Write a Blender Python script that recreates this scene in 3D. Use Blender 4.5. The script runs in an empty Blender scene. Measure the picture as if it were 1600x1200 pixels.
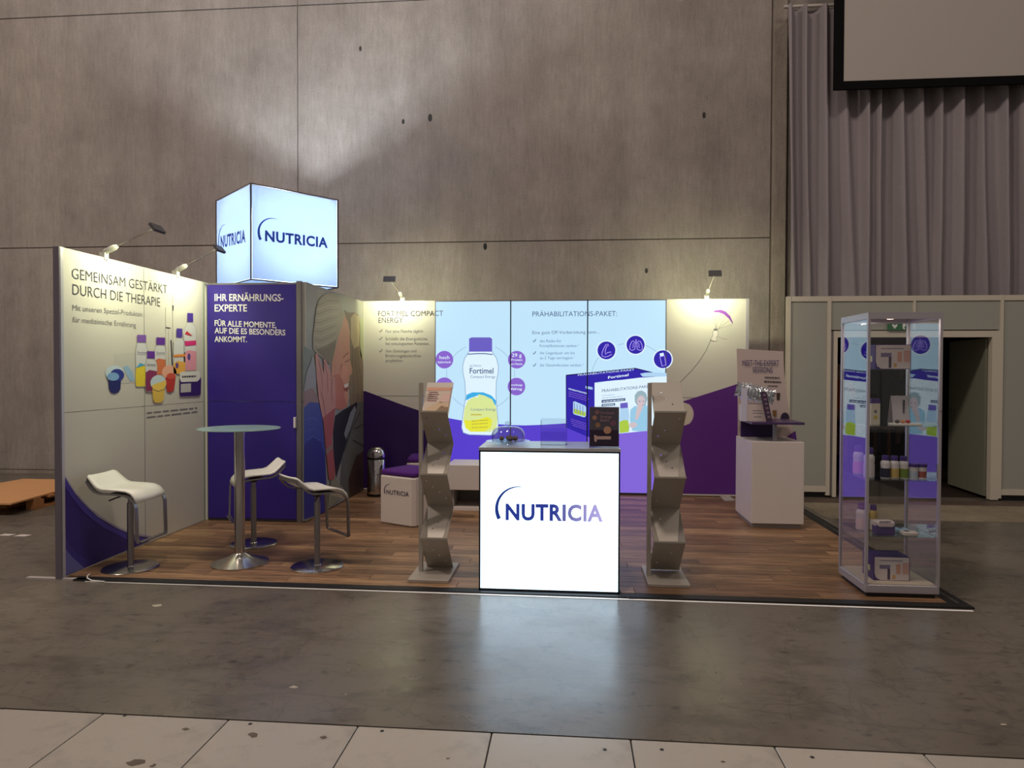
import bpy, math, random
from mathutils import Vector, Matrix
random.seed(7)
PI = math.pi
scene = bpy.context.scene
COL = scene.collection

# ------------------------------------------------------------------ camera
CAMP = Vector((3.8292, -4.7977, 1.5644)); YAW, PITCH, ROLL, FPX = 0.0870, -0.0169, 0.0029, 1061.1
def _axes():
    cy, sy, cp, sp = math.cos(YAW), math.sin(YAW), math.cos(PITCH), math.sin(PITCH)
    f = Vector((-sy*cp, cy*cp, sp)); r = Vector((cy, sy, 0)); u = r.cross(f)
    c, s = math.cos(ROLL), math.sin(ROLL)
    return c*r + s*u, c*u - s*r, f
CR, CU, CF = _axes()
cam = bpy.data.cameras.new('camera'); camo = bpy.data.objects.new('camera', cam); COL.objects.link(camo)
cam.sensor_fit = 'HORIZONTAL'; cam.sensor_width = 36; cam.lens = 36*FPX/1600; cam.clip_end = 200; cam.clip_start = .05
M = Matrix.Identity(4)
for i, a in enumerate((CR, CU, -CF)):
    for j in range(3): M[j][i] = a[j]
M.translation = CAMP; camo.matrix_world = M
scene.camera = camo
def ray(x, y): return CF + CR*((x-800)/FPX) + CU*((600-y)/FPX)
def onz(x, y, z=0): d = ray(x, y); return CAMP + d*((z-CAMP.z)/d.z)
def ony(x, y, Y): d = ray(x, y); return CAMP + d*((Y-CAMP.y)/d.y)
def onx(x, y, X): d = ray(x, y); return CAMP + d*((X-CAMP.x)/d.x)

# ------------------------------------------------------------------ world, exposure, hall lamps
w = bpy.data.worlds.new('world'); scene.world = w; w.use_nodes = True
w.node_tree.nodes['Background'].inputs[0].default_value = (1.0, .88, .81, 1)
w.node_tree.nodes['Background'].inputs[1].default_value = .20
vs = scene.view_settings; vs.view_transform = 'Standard'; vs.look = 'None'; vs.exposure = 0; vs.gamma = 1; vs.use_curve_mapping = False
def area(name, loc, target, size, power, color, sy=None):
    l = bpy.data.lights.new(name, 'AREA'); l.energy = power; l.color = color; l.size = size
    l.shape = 'RECTANGLE'; l.size_y = sy or size
    o = bpy.data.objects.new(name, l); COL.objects.link(o); o.location = loc
    o.rotation_euler = (Vector(target)-Vector(loc)).to_track_quat('-Z', 'Y').to_euler()
    return o
WARM = (1.0, .845, .755)
for x, pw in ((-4.5, 470), (2.5, 290), (9.5, 130)):
    area('hall_lamp', (x, -2.5, 11), (x, 1.5, 0), 1.2, pw, WARM)

# ------------------------------------------------------------------ materials
def srgb(r, g, b):
    f = lambda c: (c/255/12.92) if c/255 <= .04045 else ((c/255+.055)/1.055)**2.4
    return (f(r), f(g), f(b), 1)
MATS = {}
def mat(name, col=None, rough=.5, metal=0, emit=None, es=1, spec=.5, var=0, scale=8, bump=0, bscale=40, coat=0):
    if name in MATS: return MATS[name]
    m = bpy.data.materials.new(name); m.use_nodes = True; nt = m.node_tree; b = nt.nodes['Principled BSDF']
    if len(col) == 3: col = srgb(*col)
    b.inputs['Base Color'].default_value = col; b.inputs['Roughness'].default_value = rough
    b.inputs['Metallic'].default_value = metal; b.inputs['Specular IOR Level'].default_value = spec
    b.inputs['Coat Weight'].default_value = coat
    if emit:
        b.inputs['Emission Color'].default_value = srgb(*emit) if len(emit) == 3 else emit
        b.inputs['Emission Strength'].default_value = es
    if var or bump:
        g = nt.nodes.new('ShaderNodeTexCoord'); n = nt.nodes.new('ShaderNodeTexNoise'); n.inputs['Scale'].default_value = scale; n.inputs['Detail'].default_value = 6
        nt.links.new(g.outputs['Object'], n.inputs['Vector'])
        if var:
            mx = nt.nodes.new('ShaderNodeMix'); mx.data_type = 'RGBA'
            mx.inputs[6].default_value = tuple(c*(1-var) for c in col[:3])+(1,); mx.inputs[7].default_value = tuple(min(1, c*(1+var)) for c in col[:3])+(1,)
            nt.links.new(n.outputs['Fac'], mx.inputs[0]); nt.links.new(mx.outputs[2], b.inputs['Base Color'])
        if bump:
            n2 = nt.nodes.new('ShaderNodeTexNoise'); n2.inputs['Scale'].default_value = bscale; nt.links.new(g.outputs['Object'], n2.inputs['Vector'])
            bp = nt.nodes.new('ShaderNodeBump'); bp.inputs['Strength'].default_value = bump; bp.inputs['Distance'].default_value = .01
            nt.links.new(n2.outputs['Fac'], bp.inputs['Height']); nt.links.new(bp.outputs['Normal'], b.inputs['Normal'])
    MATS[name] = m; return m
class NT:
    def __init__(s, m): s.t = m.node_tree; s.b = s.t.nodes['Principled BSDF']
    def n(s, ty, **kw):
        o = s.t.nodes.new('ShaderNode'+ty)
        for k, v in kw.items():
            if k.startswith('i_'): o.inputs[k[2:].replace('_', ' ')].default_value = v
            else: setattr(o, k, v)
        return o
    def l(s, a, b): s.t.links.new(a, b)
    def noise(s, scale, stretch=(1, 1, 1), detail=6, coord='Object', rough=.55):
        tc = s.n('TexCoord'); mp = s.n('Mapping'); mp.inputs['Scale'].default_value = stretch
        nz = s.n('TexNoise'); nz.inputs['Scale'].default_value = scale; nz.inputs['Detail'].default_value = detail; nz.inputs['Roughness'].default_value = rough
        s.l(tc.outputs[coord], mp.inputs[0]); s.l(mp.outputs[0], nz.inputs['Vector']); return nz.outputs['Fac']
    def ramp(s, fac, stops):
        r = s.n('ValToRGB'); e = r.color_ramp.elements
        while len(e) > 1: e.remove(e[0])
        e[0].position, e[0].color = stops[0]
        for p, c in stops[1:]:
            k = e.new(p); k.color = c
        s.l(fac, r.inputs[0]); return r.outputs[0]
    def mul(s, a, b, fac=1, mode='MULTIPLY'):
        x = s.n('Mix', data_type='RGBA', blend_type=mode); x.inputs[0].default_value = fac
        s.l(a, x.inputs[6]); s.l(b, x.inputs[7]); return x.outputs[2]
    def bump(s, h, strength, dist=.01):
        k = s.n('Bump'); k.inputs['Strength'].default_value = strength; k.inputs['Distance'].default_value = dist
        s.l(h, k.inputs['Height']); s.l(k.outputs[0], s.b.inputs['Normal'])
g4 = lambda v: (v, v, v, 1)
# concrete
def concrete(name, c0, c1, streak=.8):
    m = mat(name, (100, 100, 100), .85, spec=.25); t = NT(m)
    base = t.ramp(t.noise(.7, (1, 1, 1), 8), [(.3, srgb(*c0)), (.7, srgb(*c1))])
    st = t.ramp(t.noise(1.5, (1.7, 1.7, .14), 7, rough=.62), [(.34, g4(streak)), (.62, g4(1.02))])
    sp = t.ramp(t.noise(9, (1, 1, .6), 3), [(.2, g4(.72)), (.32, g4(1))])
    fine = t.mul(t.ramp(t.noise(55, (1, 1, .7), 5, rough=.75), [(.3, g4(.84)), (.7, g4(1.12))]), t.ramp(t.noise(3.2, (1, 1, .7), 8, rough=.7), [(.3, g4(.86)), (.68, g4(1.07))]))
    grain = t.ramp(t.noise(16, (1.6, 1.6, .22), 6, rough=.7), [(.3, g4(.85)), (.7, g4(1.1))])
    t.l(t.mul(t.mul(t.mul(t.mul(base, st), sp), fine), grain), t.b.inputs['Base Color'])
    t.bump(t.noise(30), .15); return m
CONC = concrete('concrete_board_marked', (144, 135, 128), (168, 159, 150), .87)
PILLAR = concrete('concrete_pillar', (146, 136, 124), (172, 160, 146), .75)
# hall floor
def floor_mat():
    m = mat('hall_floor_screed', (90, 80, 70), .4, spec=.5); t = NT(m)
    base = t.ramp(t.noise(.55, (1, 1, 1), 8), [(.3, srgb(92, 85, 76)), (.7, srgb(116, 107, 96))])
    sc = t.ramp(t.noise(2.6, (.8, 1.3, 1), 10, rough=.75), [(.36, g4(.66)), (.5, g4(1))])
    sc2 = t.ramp(t.noise(14, (.8, 1.4, 1), 4), [(.26, g4(.5)), (.4, g4(1))])
    pal = t.ramp(t.noise(11, (1, 1, 1), 2), [(.75, g4(1)), (.8, g4(1.5))])
    for sc_, st_ in ((.9, (.35, 1.5, 1)), (1.7, (1.3, .5, 1)), (2.6, (.5, 1.1, 1))):
        base = t.mul(base, t.ramp(t.noise(sc_, st_, 3), [(.488, g4(1)), (.496, g4(.8)), (.504, g4(1))]))
    t.l(t.mul(t.mul(t.mul(base, sc), sc2), pal), t.b.inputs['Base Color'])
    r = t.ramp(t.noise(2.2, (1, 1, 1), 7), [(.3, g4(.22)), (.7, g4(.38))]); t.l(r, t.b.inputs['Roughness'])
    t.bump(t.noise(6, (1, 1, 1), 8), .06); return m
FLOOR = floor_mat()
def tile_mat():
    m = mat('cream_floor_tile', (200, 190, 175), .4); t = NT(m)
    oi = t.n('ObjectInfo'); base = t.ramp(oi.outputs['Random'], [(0, srgb(164, 156, 146)), (1, srgb(178, 170, 158))])
    d = t.ramp(t.noise(4, (1, 1, 1), 8, rough=.7), [(.3, g4(.72)), (.5, g4(1))])
    s2 = t.ramp(t.noise(26, (.5, 2, 1), 3), [(.22, g4(.55)), (.3, g4(1))])
    t.l(t.mul(t.mul(base, d), s2), t.b.inputs['Base Color']); return m
TILE = tile_mat()
def wood_mat():
    m = mat('laminate_oak', (120, 80, 50), .42); t = NT(m)
    oi = t.n('ObjectInfo'); base = t.ramp(oi.outputs['Random'], [(0, srgb(124, 92, 66)), (.5, srgb(150, 114, 82)), (1, srgb(178, 140, 102))])
    gr = t.ramp(t.noise(4, (.6, 12, 1), 8, rough=.7), [(.36, g4(.2)), (.47, g4(.78)), (.64, g4(1.32))])
    g2 = t.ramp(t.noise(2.2, (.55, 5, 1), 3), [(.35, g4(.68)), (.6, g4(1.1))])
    t.l(t.mul(t.mul(base, gr), g2), t.b.inputs['Base Color']); return m
WOOD = wood_mat()
WHITEW = mat('white_laminate_panel', (204, 200, 190), .45)
ALU = mat('anodised_aluminium', (150, 146, 150), .38, .85)
ALUD = mat('dark_post_profile', (62, 54, 60), .5, .3)
STEEL = mat('brushed_steel', (186, 182, 178), .2, 1.0, var=.1, scale=30)
CHROME = mat('polished_steel', (205, 200, 196), .06, 1.0)
SILV = mat('silver_painted_sheet', (176, 168, 156), .42, .25)
BLACK = mat('black_plastic', (16, 15, 17), .45)
BLKTRIM = mat('black_edge_trim', (22, 21, 22), .5)
PURP = mat('purple_print', (52, 34, 140), .4)
PURPD = mat('dark_violet_print', (46, 20, 84), .4)
PURPM = mat('plum_violet_print', (92, 40, 128), .4)
SEAT = mat('white_moulded_seat', (242, 240, 230), .38)
STRAP = mat('satin_steel_strap', (150, 148, 150), .3, .9)
INK = mat('dark_grey_ink', (62, 60, 72), .6)
INKS = mat('mid_grey_ink', (112, 110, 116), .6)
WHT = mat('white_ink', (240, 240, 238), .6)
LINE = mat('fine_line_ink', (150, 148, 145), .6)
CREAM = mat('cream_lacquer', (206, 198, 180), .5)
FABG = mat('grey_loop_fabric', (164, 164, 154), .95, spec=.1, var=.12, scale=160)
DARKROOM = mat('dark_room_shade', (30, 26, 23), .9, spec=.1)  # near-black colour holds the unlit room's darkness
WOODP = mat('pallet_wood', (172, 118, 70), .8, var=.25, scale=14)
PLY = mat('plywood_board', (206, 152, 100), .6, var=.1, scale=9)
VEL = mat('violet_velvet', (84, 40, 120), .9, spec=.2, var=.2, scale=30)
CUBEW = mat('white_lacquer', (212, 202, 194), .4)
CLOTH = mat('grey_molton_cloth', (150, 142, 144), .95, spec=.08, var=.1, scale=60, bump=.2, bscale=14)
SCREENW = mat('projection_screen_cloth', (172, 164, 156), .8, spec=.1)
TAPE = mat('white_floor_tape', (250, 248, 244), .6)
LED = mat('lamp_led_face', (255, 250, 220), .4, emit=(255, 250, 205), es=18)
SKIN = mat('skin', (190, 140, 112), .6)
def emit_mat(name, c, es=1.0, base=.1):
    e = srgb(*c); return mat(name, tuple(base*v for v in e[:3])+(1,), .35, emit=e, es=es)
SKY = emit_mat('backlit_pale_blue', (190, 226, 248), 1.0)
EPURP = emit_mat('backlit_violet', (86, 62, 202), 1.0)
EPURL = emit_mat('backlit_light_violet', (128, 100, 214), 1.0)
EIND = emit_mat('backlit_indigo', (46, 34, 165), 1.0)
EINDD = emit_mat('backlit_deep_indigo', (26, 20, 92), 1.0)
EWHITE = emit_mat('backlit_white', (220, 240, 252), 1.0)
EPALE = emit_mat('backlit_pale_print', (172, 208, 238), 1.0)
EINK = emit_mat('backlit_slate_ink', (56, 72, 118), 1.0)
EINKS = emit_mat('backlit_soft_ink', (92, 112, 158), 1.0)
ELINE = emit_mat('backlit_line', (140, 170, 200), 1.0)
ELAV = emit_mat('backlit_lavender_circle', (134, 98, 202), 1.0)
ECAP = emit_mat('backlit_cap_violet', (104, 94, 192), 1.0)
ECYAN = emit_mat('backlit_cyan', (60, 170, 226), 1.0)
EYEL = emit_mat('backlit_yellow', (226, 226, 60), 1.0)
EYELP = emit_mat('backlit_pale_yellow', (214, 228, 150), 1.0)
EGREEN = emit_mat('backlit_lime', (170, 200, 70), 1.0)
ESKIN = emit_mat('backlit_skin', (205, 190, 196), 1.0)
EHAIR = emit_mat('backlit_grey_hair', (150, 176, 186), 1.0)
ESHIRT = emit_mat('backlit_shirt', (150, 200, 228), 1.0)
COUNTERW = emit_mat('backlit_counter_white', (206, 234, 255), 3.0)
def logo_mat(name, c0, c1, emis):
    m = mat(name, c0, .5); t = NT(m); tc = t.n('TexCoord'); sx = t.n('SeparateXYZ'); t.l(tc.outputs['Generated'], sx.inputs[0])
    # the print runs from navy to lilac along the word
    c = t.ramp(sx.outputs[emis[1]], [(.0, srgb(*c0)), (.5, srgb(*c0)), (1, srgb(*c1))])
    t.l(c, t.b.inputs['Base Color'])
    if emis[0]: t.l(c, t.b.inputs['Emission Color']); t.b.inputs['Emission Strength'].default_value = emis[0]
    return m
LOGOE = logo_mat('backlit_navy_to_lilac', (32, 48, 130), (168, 160, 214), (1.0, 0))
LOGO = mat('navy_logo_ink', (34, 28, 62), .5)
LOGON = emit_mat('backlit_navy', (26, 52, 132), .9)
def translucent(name, c, k=.8, tr=.36):
    m = bpy.data.materials.new(name); m.use_nodes = True; nt = m.node_tree; nt.nodes.clear()
    o = nt.nodes.new('ShaderNodeOutputMaterial'); a = nt.nodes.new('ShaderNodeBsdfTranslucent'); d = nt.nodes.new('ShaderNodeBsdfDiffuse'); x = nt.nodes.new('ShaderNodeMixShader')
    a.inputs[0].default_value = tuple(v*tr for v in srgb(*c)[:3])+(1,); d.inputs[0].default_value = srgb(*c); x.inputs[0].default_value = k
    nt.links.new(d.outputs[0], x.inputs[1]); nt.links.new(a.outputs[0], x.inputs[2]); nt.links.new(x.outputs[0], o.inputs[0]); return m
OPAL = translucent('opal_backlit_panel', (225, 238, 255), .62)
def glass(name, tint=(1, 1, 1), ior=1.5, rough=0.0, base=0.0):
    m = bpy.data.materials.new(name); m.use_nodes = True; nt = m.node_tree; nt.nodes.clear()
    o = nt.nodes.new('ShaderNodeOutputMaterial'); a = nt.nodes.new('ShaderNodeBsdfTransparent'); gl = nt.nodes.new('ShaderNodeBsdfGlossy'); x = nt.nodes.new('ShaderNodeMixShader')
    fr = nt.nodes.new('ShaderNodeFresnel'); ge = nt.nodes.new('ShaderNodeNewGeometry'); mr = nt.nodes.new('ShaderNodeMapRange')
    mr.inputs['To Min'].default_value = ior; mr.inputs['To Max'].default_value = 1/ior   # same reflectance from both sides of a thin pane
    nt.links.new(ge.outputs['Backfacing'], mr.inputs['Value']); nt.links.new(mr.outputs[0], fr.inputs[0])
    a.inputs[0].default_value = tint+(1,); gl.inputs[0].default_value = (1, 1, 1, 1); gl.inputs[1].default_value = rough
    fac = fr.outputs[0]
    if base:
        ad = nt.nodes.new('ShaderNodeMath'); ad.operation = 'ADD'; ad.inputs[1].default_value = base; ad.use_clamp = True
        nt.links.new(fac, ad.inputs[0]); fac = ad.outputs[0]
    nt.links.new(fac, x.inputs[0]); nt.links.new(a.outputs[0], x.inputs[1]); nt.links.new(gl.outputs[0], x.inputs[2]); nt.links.new(x.outputs[0], o.inputs[0]); return m
GLASS = glass('showcase_glass', (.97, .98, .98), 1.5)
GLASSS = glass('showcase_side_glass', (.975, .98, .98), 1.75)
SHELFG = glass('glass_shelf', (.80, .90, .88), 1.5)
ACRYL = glass('clear_acrylic', (.93, .94, .97), 1.49, .02, .02)
CLOCHE = glass('clear_cloche_glass', (.90, .93, .96), 1.5, 0, .05)
FOIL = glass('crinkled_foil_bag', (.55, .62, .66), 1.6, .18, .42)
FROST = mat('frosted_green_glass', (150, 182, 176), .25, spec=.6)

# ------------------------------------------------------------------ mesh helpers
class MB:
    def __init__(s): s.v = []; s.f = []; s.mi = []
    def add(s, vs, fs, mi=0):
        k = len(s.v); s.v += [tuple(v) for v in vs]; s.f += [tuple(i+k for i in f) for f in fs]; s.mi += [mi]*len(fs); return s
    def box(s, x0, x1, y0, y1, z0, z1, mi=0):
        v = [(x, y, z) for z in (z0, z1) for y in (y0, y1) for x in (x0, x1)]
        return s.add(v, [(0, 2, 3, 1), (4, 5, 7, 6), (0, 1, 5, 4), (2, 6, 7, 3), (0, 4, 6, 2), (1, 3, 7, 5)], mi)
    def obox(s, o, a, b, c, mi=0):
        o, a, b, c = map(Vector, (o, a, b, c)); v = [o+a*i+b*j+c*k for k in (0, 1) for j in (0, 1) for i in (0, 1)]
        return s.add(v, [(0, 2, 3, 1), (4, 5, 7, 6), (0, 1, 5, 4), (2, 6, 7, 3), (0, 4, 6, 2), (1, 3, 7, 5)], mi)
    def bbox(s, x0, x1, y0, y1, z0, z1, r=.01, mi=0):
        # box with chamfered vertical edges and a softened top rim
        def ring(d, z, ): 
            q = r+d
            return [(x0+q, y0+d, z), (x1-q, y0+d, z), (x1-d, y0+q, z), (x1-d, y1-q, z), (x1-q, y1-d, z), (x0+q, y1-d, z), (x0+d, y1-q, z), (x0+d, y0+q, z)]
        R = [ring(r*.5, z0), ring(0, z0+r*.5), ring(0, z1-r*.5), ring(r*.5, z1)]
        k = len(s.v); vs = sum(R, []); fs = [tuple(reversed(range(8))), tuple(range(24, 32))]
        for a in range(3):
            for i in range(8):
                j = (i+1) % 8; fs.append((a*8+i, a*8+j, a*8+8+j, a*8+8+i))
        return s.add(vs, fs, mi)
    def tube(s, pts, r, n=10, caps=True, mi=0):
        pts = [Vector(p) for p in pts]; rs = r if isinstance(r, (list, tuple)) else [r]*len(pts)
        rings = []; up = None
        for i, p in enumerate(pts):
            d = (pts[min(i+1, len(pts)-1)]-pts[max(i-1, 0)]).normalized()
            if up is None: up = Vector((0, 0, 1)) if abs(d.z) < .9 else Vector((1, 0, 0))
            a = d.cross(up).normalized(); b = a.cross(d).normalized(); up = b
            rings.append([p+a*(rs[i]*math.cos(2*PI*k/n))+b*(rs[i]*math.sin(2*PI*k/n)) for k in range(n)])
        vs = sum(rings, []); fs = []
        for i in range(len(pts)-1):
            for k in range(n): fs.append((i*n+k, i*n+(k+1) % n, (i+1)*n+(k+1) % n, (i+1)*n+k))
        if caps: fs += [tuple(reversed(range(n))), tuple(range((len(pts)-1)*n, len(pts)*n))]
        return s.add(vs, fs, mi)
    def lathe(s, prof, c=(0, 0, 0), n=32, mi=0):
        vs = [(c[0]+r*math.cos(2*PI*k/n), c[1]+r*math.sin(2*PI*k/n), c[2]+z) for r, z in prof for k in range(n)]; fs = []
        for i in range(len(prof)-1):
            for k in range(n): fs.append((i*n+k, i*n+(k+1) % n, (i+1)*n+(k+1) % n, (i+1)*n+k))
        fs += [tuple(reversed(range(n))), tuple(range((len(prof)-1)*n, len(prof)*n))]
        return s.add(vs, fs, mi)
    def strip(s, pts, wvec, th, mi=0):
        # flat bar: follow pts, width vector wvec, thickness th (in the plane normal to wvec)
        pts = [Vector(p) for p in pts]; w = Vector(wvec); vs = []; fs = []
        for i, p in enumerate(pts):
            d = (pts[min(i+1, len(pts)-1)]-pts[max(i-1, 0)]).normalized(); nn = w.normalized().cross(d).normalized()*th
            vs += [p-w/2, p+w/2, p+w/2+nn, p-w/2+nn]
        for i in range(len(pts)-1):
            for k in range(4): fs.append((i*4+k, i*4+(k+1) % 4, i*4+4+(k+1) % 4, i*4+4+k))
        fs += [(3, 2, 1, 0), tuple(range((len(pts)-1)*4, len(pts)*4))]
        return s.add(vs, fs, mi)
    def sphere(s, c, r, n=16, m=10, sc=(1, 1, 1), mi=0):
        prof = [(r*math.sin(PI*i/m), -r*math.cos(PI*i/m)) for i in range(m+1)]; k0 = len(s.v)
        s.lathe([(max(p[0], 1e-4), p[1]) for p in prof], (0, 0, 0), n, mi)
        for i in range(k0, len(s.v)): s.v[i] = tuple(c[j]+s.v[i][j]*sc[j] for j in range(3))
        return s
    def build(s, name, m, parent=None, smooth=False, mats=None):
        me = bpy.data.meshes.new(name); root = parent
        off = ORG.get(parent.name, Vector((0, 0, 0))) if parent else Vector((0, 0, 0))
        me.from_pydata([tuple(Vector(v)-off) for v in s.v], [], s.f); me.validate()
        for q in (mats or [m]): me.materials.append(q)
        if mats:
            for p, i in zip(me.polygons, s.mi): p.material_index = i
        import bmesh as bmh
        b = bmh.new(); b.from_mesh(me); bmh.ops.recalc_face_normals(b, faces=b.faces); b.to_mesh(me); b.free()
        if smooth: smooth_by_angle(me)
        o = bpy.data.objects.new(name, me); COL.objects.link(o)
        if parent: o.parent = parent; ORG[o.name] = off
        return o
def smooth_by_angle(me, ang=.7):
    for p in me.polygons: p.use_smooth = True
    import bmesh as bmh
    b = bmh.new(); b.from_mesh(me)
    for e in b.edges:
        if len(e.link_faces) == 2 and e.calc_face_angle(0) > ang: e.smooth = False
    b.to_mesh(me); b.free()
ORG = {}
def tag(o, label=None, cat=None, group=None, kind=None):
    for k, v in (('label', label), ('category', cat), ('group', group), ('kind', kind)):
        if v: o[k] = v
    return o
def thing(name, loc, label, cat, group=None, rz=0):
    o = bpy.data.objects.new(name, None); COL.objects.link(o); o.location = loc; o.rotation_euler = (0, 0, rz); o.empty_display_size = .1
    ORG[o.name] = Vector(loc) if rz == 0 else Vector((0, 0, 0))
    return tag(o, label, cat, group)
def copy_tree(o, parent=None):
    c = o.copy(); COL.objects.link(c); c.parent = parent
    for ch in list(o.children): copy_tree(ch, c)
    return c

class Frame:
    """flat surface: origin o, unit right axis A, unit up axis B; normal towards the viewer"""
    def __init__(s, o, A, B=(0, 0, 1)):
        s.o, s.A, s.B = Vector(o), Vector(A).normalized(), Vector(B).normalized(); s.n = s.A.cross(s.B)
    def px(s, u, v):
        d = ray(u, v); t = (s.o-CAMP).dot(s.n)/d.dot(s.n); q = CAMP+d*t-s.o; return (q.dot(s.A), q.dot(s.B))
    def P(s, a, b, off=0): return s.o+s.A*a+s.B*b+s.n*off
DT = .0012   # print films stand this proud of each other
def decal(name, fr, pts, m, parent, lay=1, pix=True):
    q = [fr.px(*p) for p in pts] if pix else pts
    cu = bpy.data.curves.new('tmp', 'CURVE'); cu.dimensions = '2D'; cu.fill_mode = 'BOTH'
    sp = cu.splines.new('POLY'); sp.points.add(len(q)-1)
    for k, (a, b) in enumerate(q): sp.points[k].co = (a, b, 0, 1)
    sp.use_cyclic_u = True
    return curve_mesh(cu, name, fr, m, parent, lay)
def curve_mesh(cu, name, fr, m, parent, lay, xf=None):
    t = bpy.data.objects.new('tmp', cu); COL.objects.link(t)
    me0 = t.to_mesh(); vs = [tuple(v.co) for v in me0.vertices]; fs = [tuple(p.vertices) for p in me0.polygons]; t.to_mesh_clear()
    bpy.data.objects.remove(t); bpy.data.curves.remove(cu)
    if xf: vs = xf(vs)
    b = MB(); b.add([fr.P(v[0], v[1], lay*DT) for v in vs], fs); o = b.build(name, m, parent); return o
def arcpts(c, r, a0, a1, n=24, ry=None):
    ry = ry or r; return [(c[0]+r*math.cos(math.radians(a0+(a1-a0)*i/n)), c[1]-ry*math.sin(math.radians(a0+(a1-a0)*i/n))) for i in range(n+1)]
def disc(name, fr, c, r, m, parent, lay=1, ry=None): return decal(name, fr, arcpts(c, r, 0, 345, 23, ry), m, parent, lay)
def lineprint(name, fr, pts, wpx, m, parent, lay=1, closed=False):
    q = [Vector(fr.px(*p)) for p in pts]; h = wpx/2*abs(fr.px(pts[0][0]+1, pts[0][1])[0]-fr.px(*pts[0])[0] if abs(fr.A.x) > .5 else fr.px(pts[0][0], pts[0][1]-1)[1]-fr.px(*pts[0])[1])
    L, R = [], []
    for i, p in enumerate(q):
        if closed: d = q[(i+1) % len(q)]-q[i-1]
        else: d = q[min(i+1, len(q)-1)]-q[max(i-1, 0)]
        d.normalize(); nn = Vector((-d.y, d.x))*h; L.append(p+nn); R.append(p-nn)
    b = MB(); n = len(q); b.v = [tuple(fr.P(v.x, v.y, lay*DT)) for v in L+R]
    for i in range(n if closed else n-1): j = (i+1) % n; b.f.append((i, j, n+j, n+i))
    b.mi = [0]*len(b.f); return b.build(name, m, parent)
_cap = []
def text_mesh(body, weight=0, sp=1.0):
    cu = bpy.data.curves.new('tmp', 'FONT'); cu.body = body; cu.offset = weight; cu.space_character = sp; cu.resolution_u = 3
    t = bpy.data.objects.new('tmp', cu); COL.objects.link(t); me = t.to_mesh()
    vs = [tuple(v.co) for v in me.vertices]; fs = [tuple(p.vertices) for p in me.polygons]; t.to_mesh_clear()
    bpy.data.objects.remove(t); bpy.data.curves.remove(cu); return vs, fs
def text(fr, body, pL, pR, cap, m, parent, lay=2, weight=0, name='lettering', sp=1.0):
    """baseline from pixel pL to pixel pR, capital height cap pixels"""
    if not _cap: _cap.append(max(v[1] for v in text_mesh('H')[0]))
    vs, fs = text_mesh(body, weight, sp); x0 = min(v[0] for v in vs); x1 = max(v[0] for v in vs)
    A = Vector(fr.px(*pL)); B = Vector(fr.px(*pR)); H = fr.px(pL[0], pL[1]-cap)[1]-A.y; k = H/_cap[0]; W = B-A
    b = MB(); b.add([fr.P(A.x+W.x*(v[0]-x0)/(x1-x0), A.y+W.y*(v[0]-x0)/(x1-x0)+v[1]*k, lay*DT) for v in vs], fs)
    return b.build(name, m, parent)
def dashes(fr, rows, m, parent, lay=2, name='small_print'):
    """illegible small print: rows of short word bars, pixels (x0,y0,x1,y1,h)"""
    b = MB(); rnd = random.Random(3)
    for (x0, y0, x1, y1, h) in rows:
        t = 0; L = x1-x0
        while t < 1:
            e = min(1, t+rnd.uniform(.08, .2)); c = [(x0+L*t, y0+(y1-y0)*t), (x0+L*e, y0+(y1-y0)*e)]
            q = [fr.px(c[0][0], c[0][1]), fr.px(c[1][0], c[1][1]), fr.px(c[1][0], c[1][1]-h), fr.px(c[0][0], c[0][1]-h)]
            b.add([fr.P(a, z, lay*DT) for a, z in q], [(0, 1, 2, 3)]); t = e+.03
    return b.build(name, m, parent)
def logo(fr, pL, pR, cap, m, m2, parent, lay=2):
    text(fr, 'NUTRICIA', pL, pR, cap, m, parent, lay, .036, 'brand_lettering', 1.08)
    A = Vector(fr.px(*pL)); B = Vector(fr.px(*pR)); W = (B-A).length; ex = (B-A).normalized(); ey = Vector((-ex.y, ex.x))
    c = A+ex*(.13*W)+ey*(.105*W); R = .24*W; n = 26; o_, i_ = [], []
    for k in range(n+1):
        t = k/n; a = math.radians(207-(207-70)*t); th = .042*W*(1-t)**.8
        for lst, rr in ((o_, R), (i_, R-th)): lst.append(c+ex*(rr*math.cos(a))+ey*(rr*math.sin(a)))
    b = MB(); b.add([fr.P(v.x, v.y, lay*DT) for v in o_+i_], [(i, i+1, n+2+i, n+1+i) for i in range(n)])
    return b.build('brand_arc', m2, parent)

# ================================================================== the setting
L1, L2, XR, H = 2.02, 3.97, 6.035, 2.5
ZF = -.014
fl = MB().box(-16, 24, -1.86, 24, ZF-.3, ZF).build('floor', FLOOR); tag(fl, 'dark worn hall floor with scuffs and soft reflections', 'floor', kind='structure')
MB().box(-16, 24, -14, -1.875, ZF-.3, ZF-.012).build('floor_underlay', BLKTRIM, fl)
tm = None
for j in range(6):
    for i in range(-4, 14):
        x = -.11+.6*i+.003
        if tm is None:
            b = MB(); b.bbox(0, .594, -.594, 0, -.012, 0, .004); o = b.build('floor_tile', TILE, fl); tm = o.data
        else: o = bpy.data.objects.new('floor_tile', tm); COL.objects.link(o); o.parent = fl
        o.location = (x, -1.872-.6*j, ZF+.002)
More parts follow.
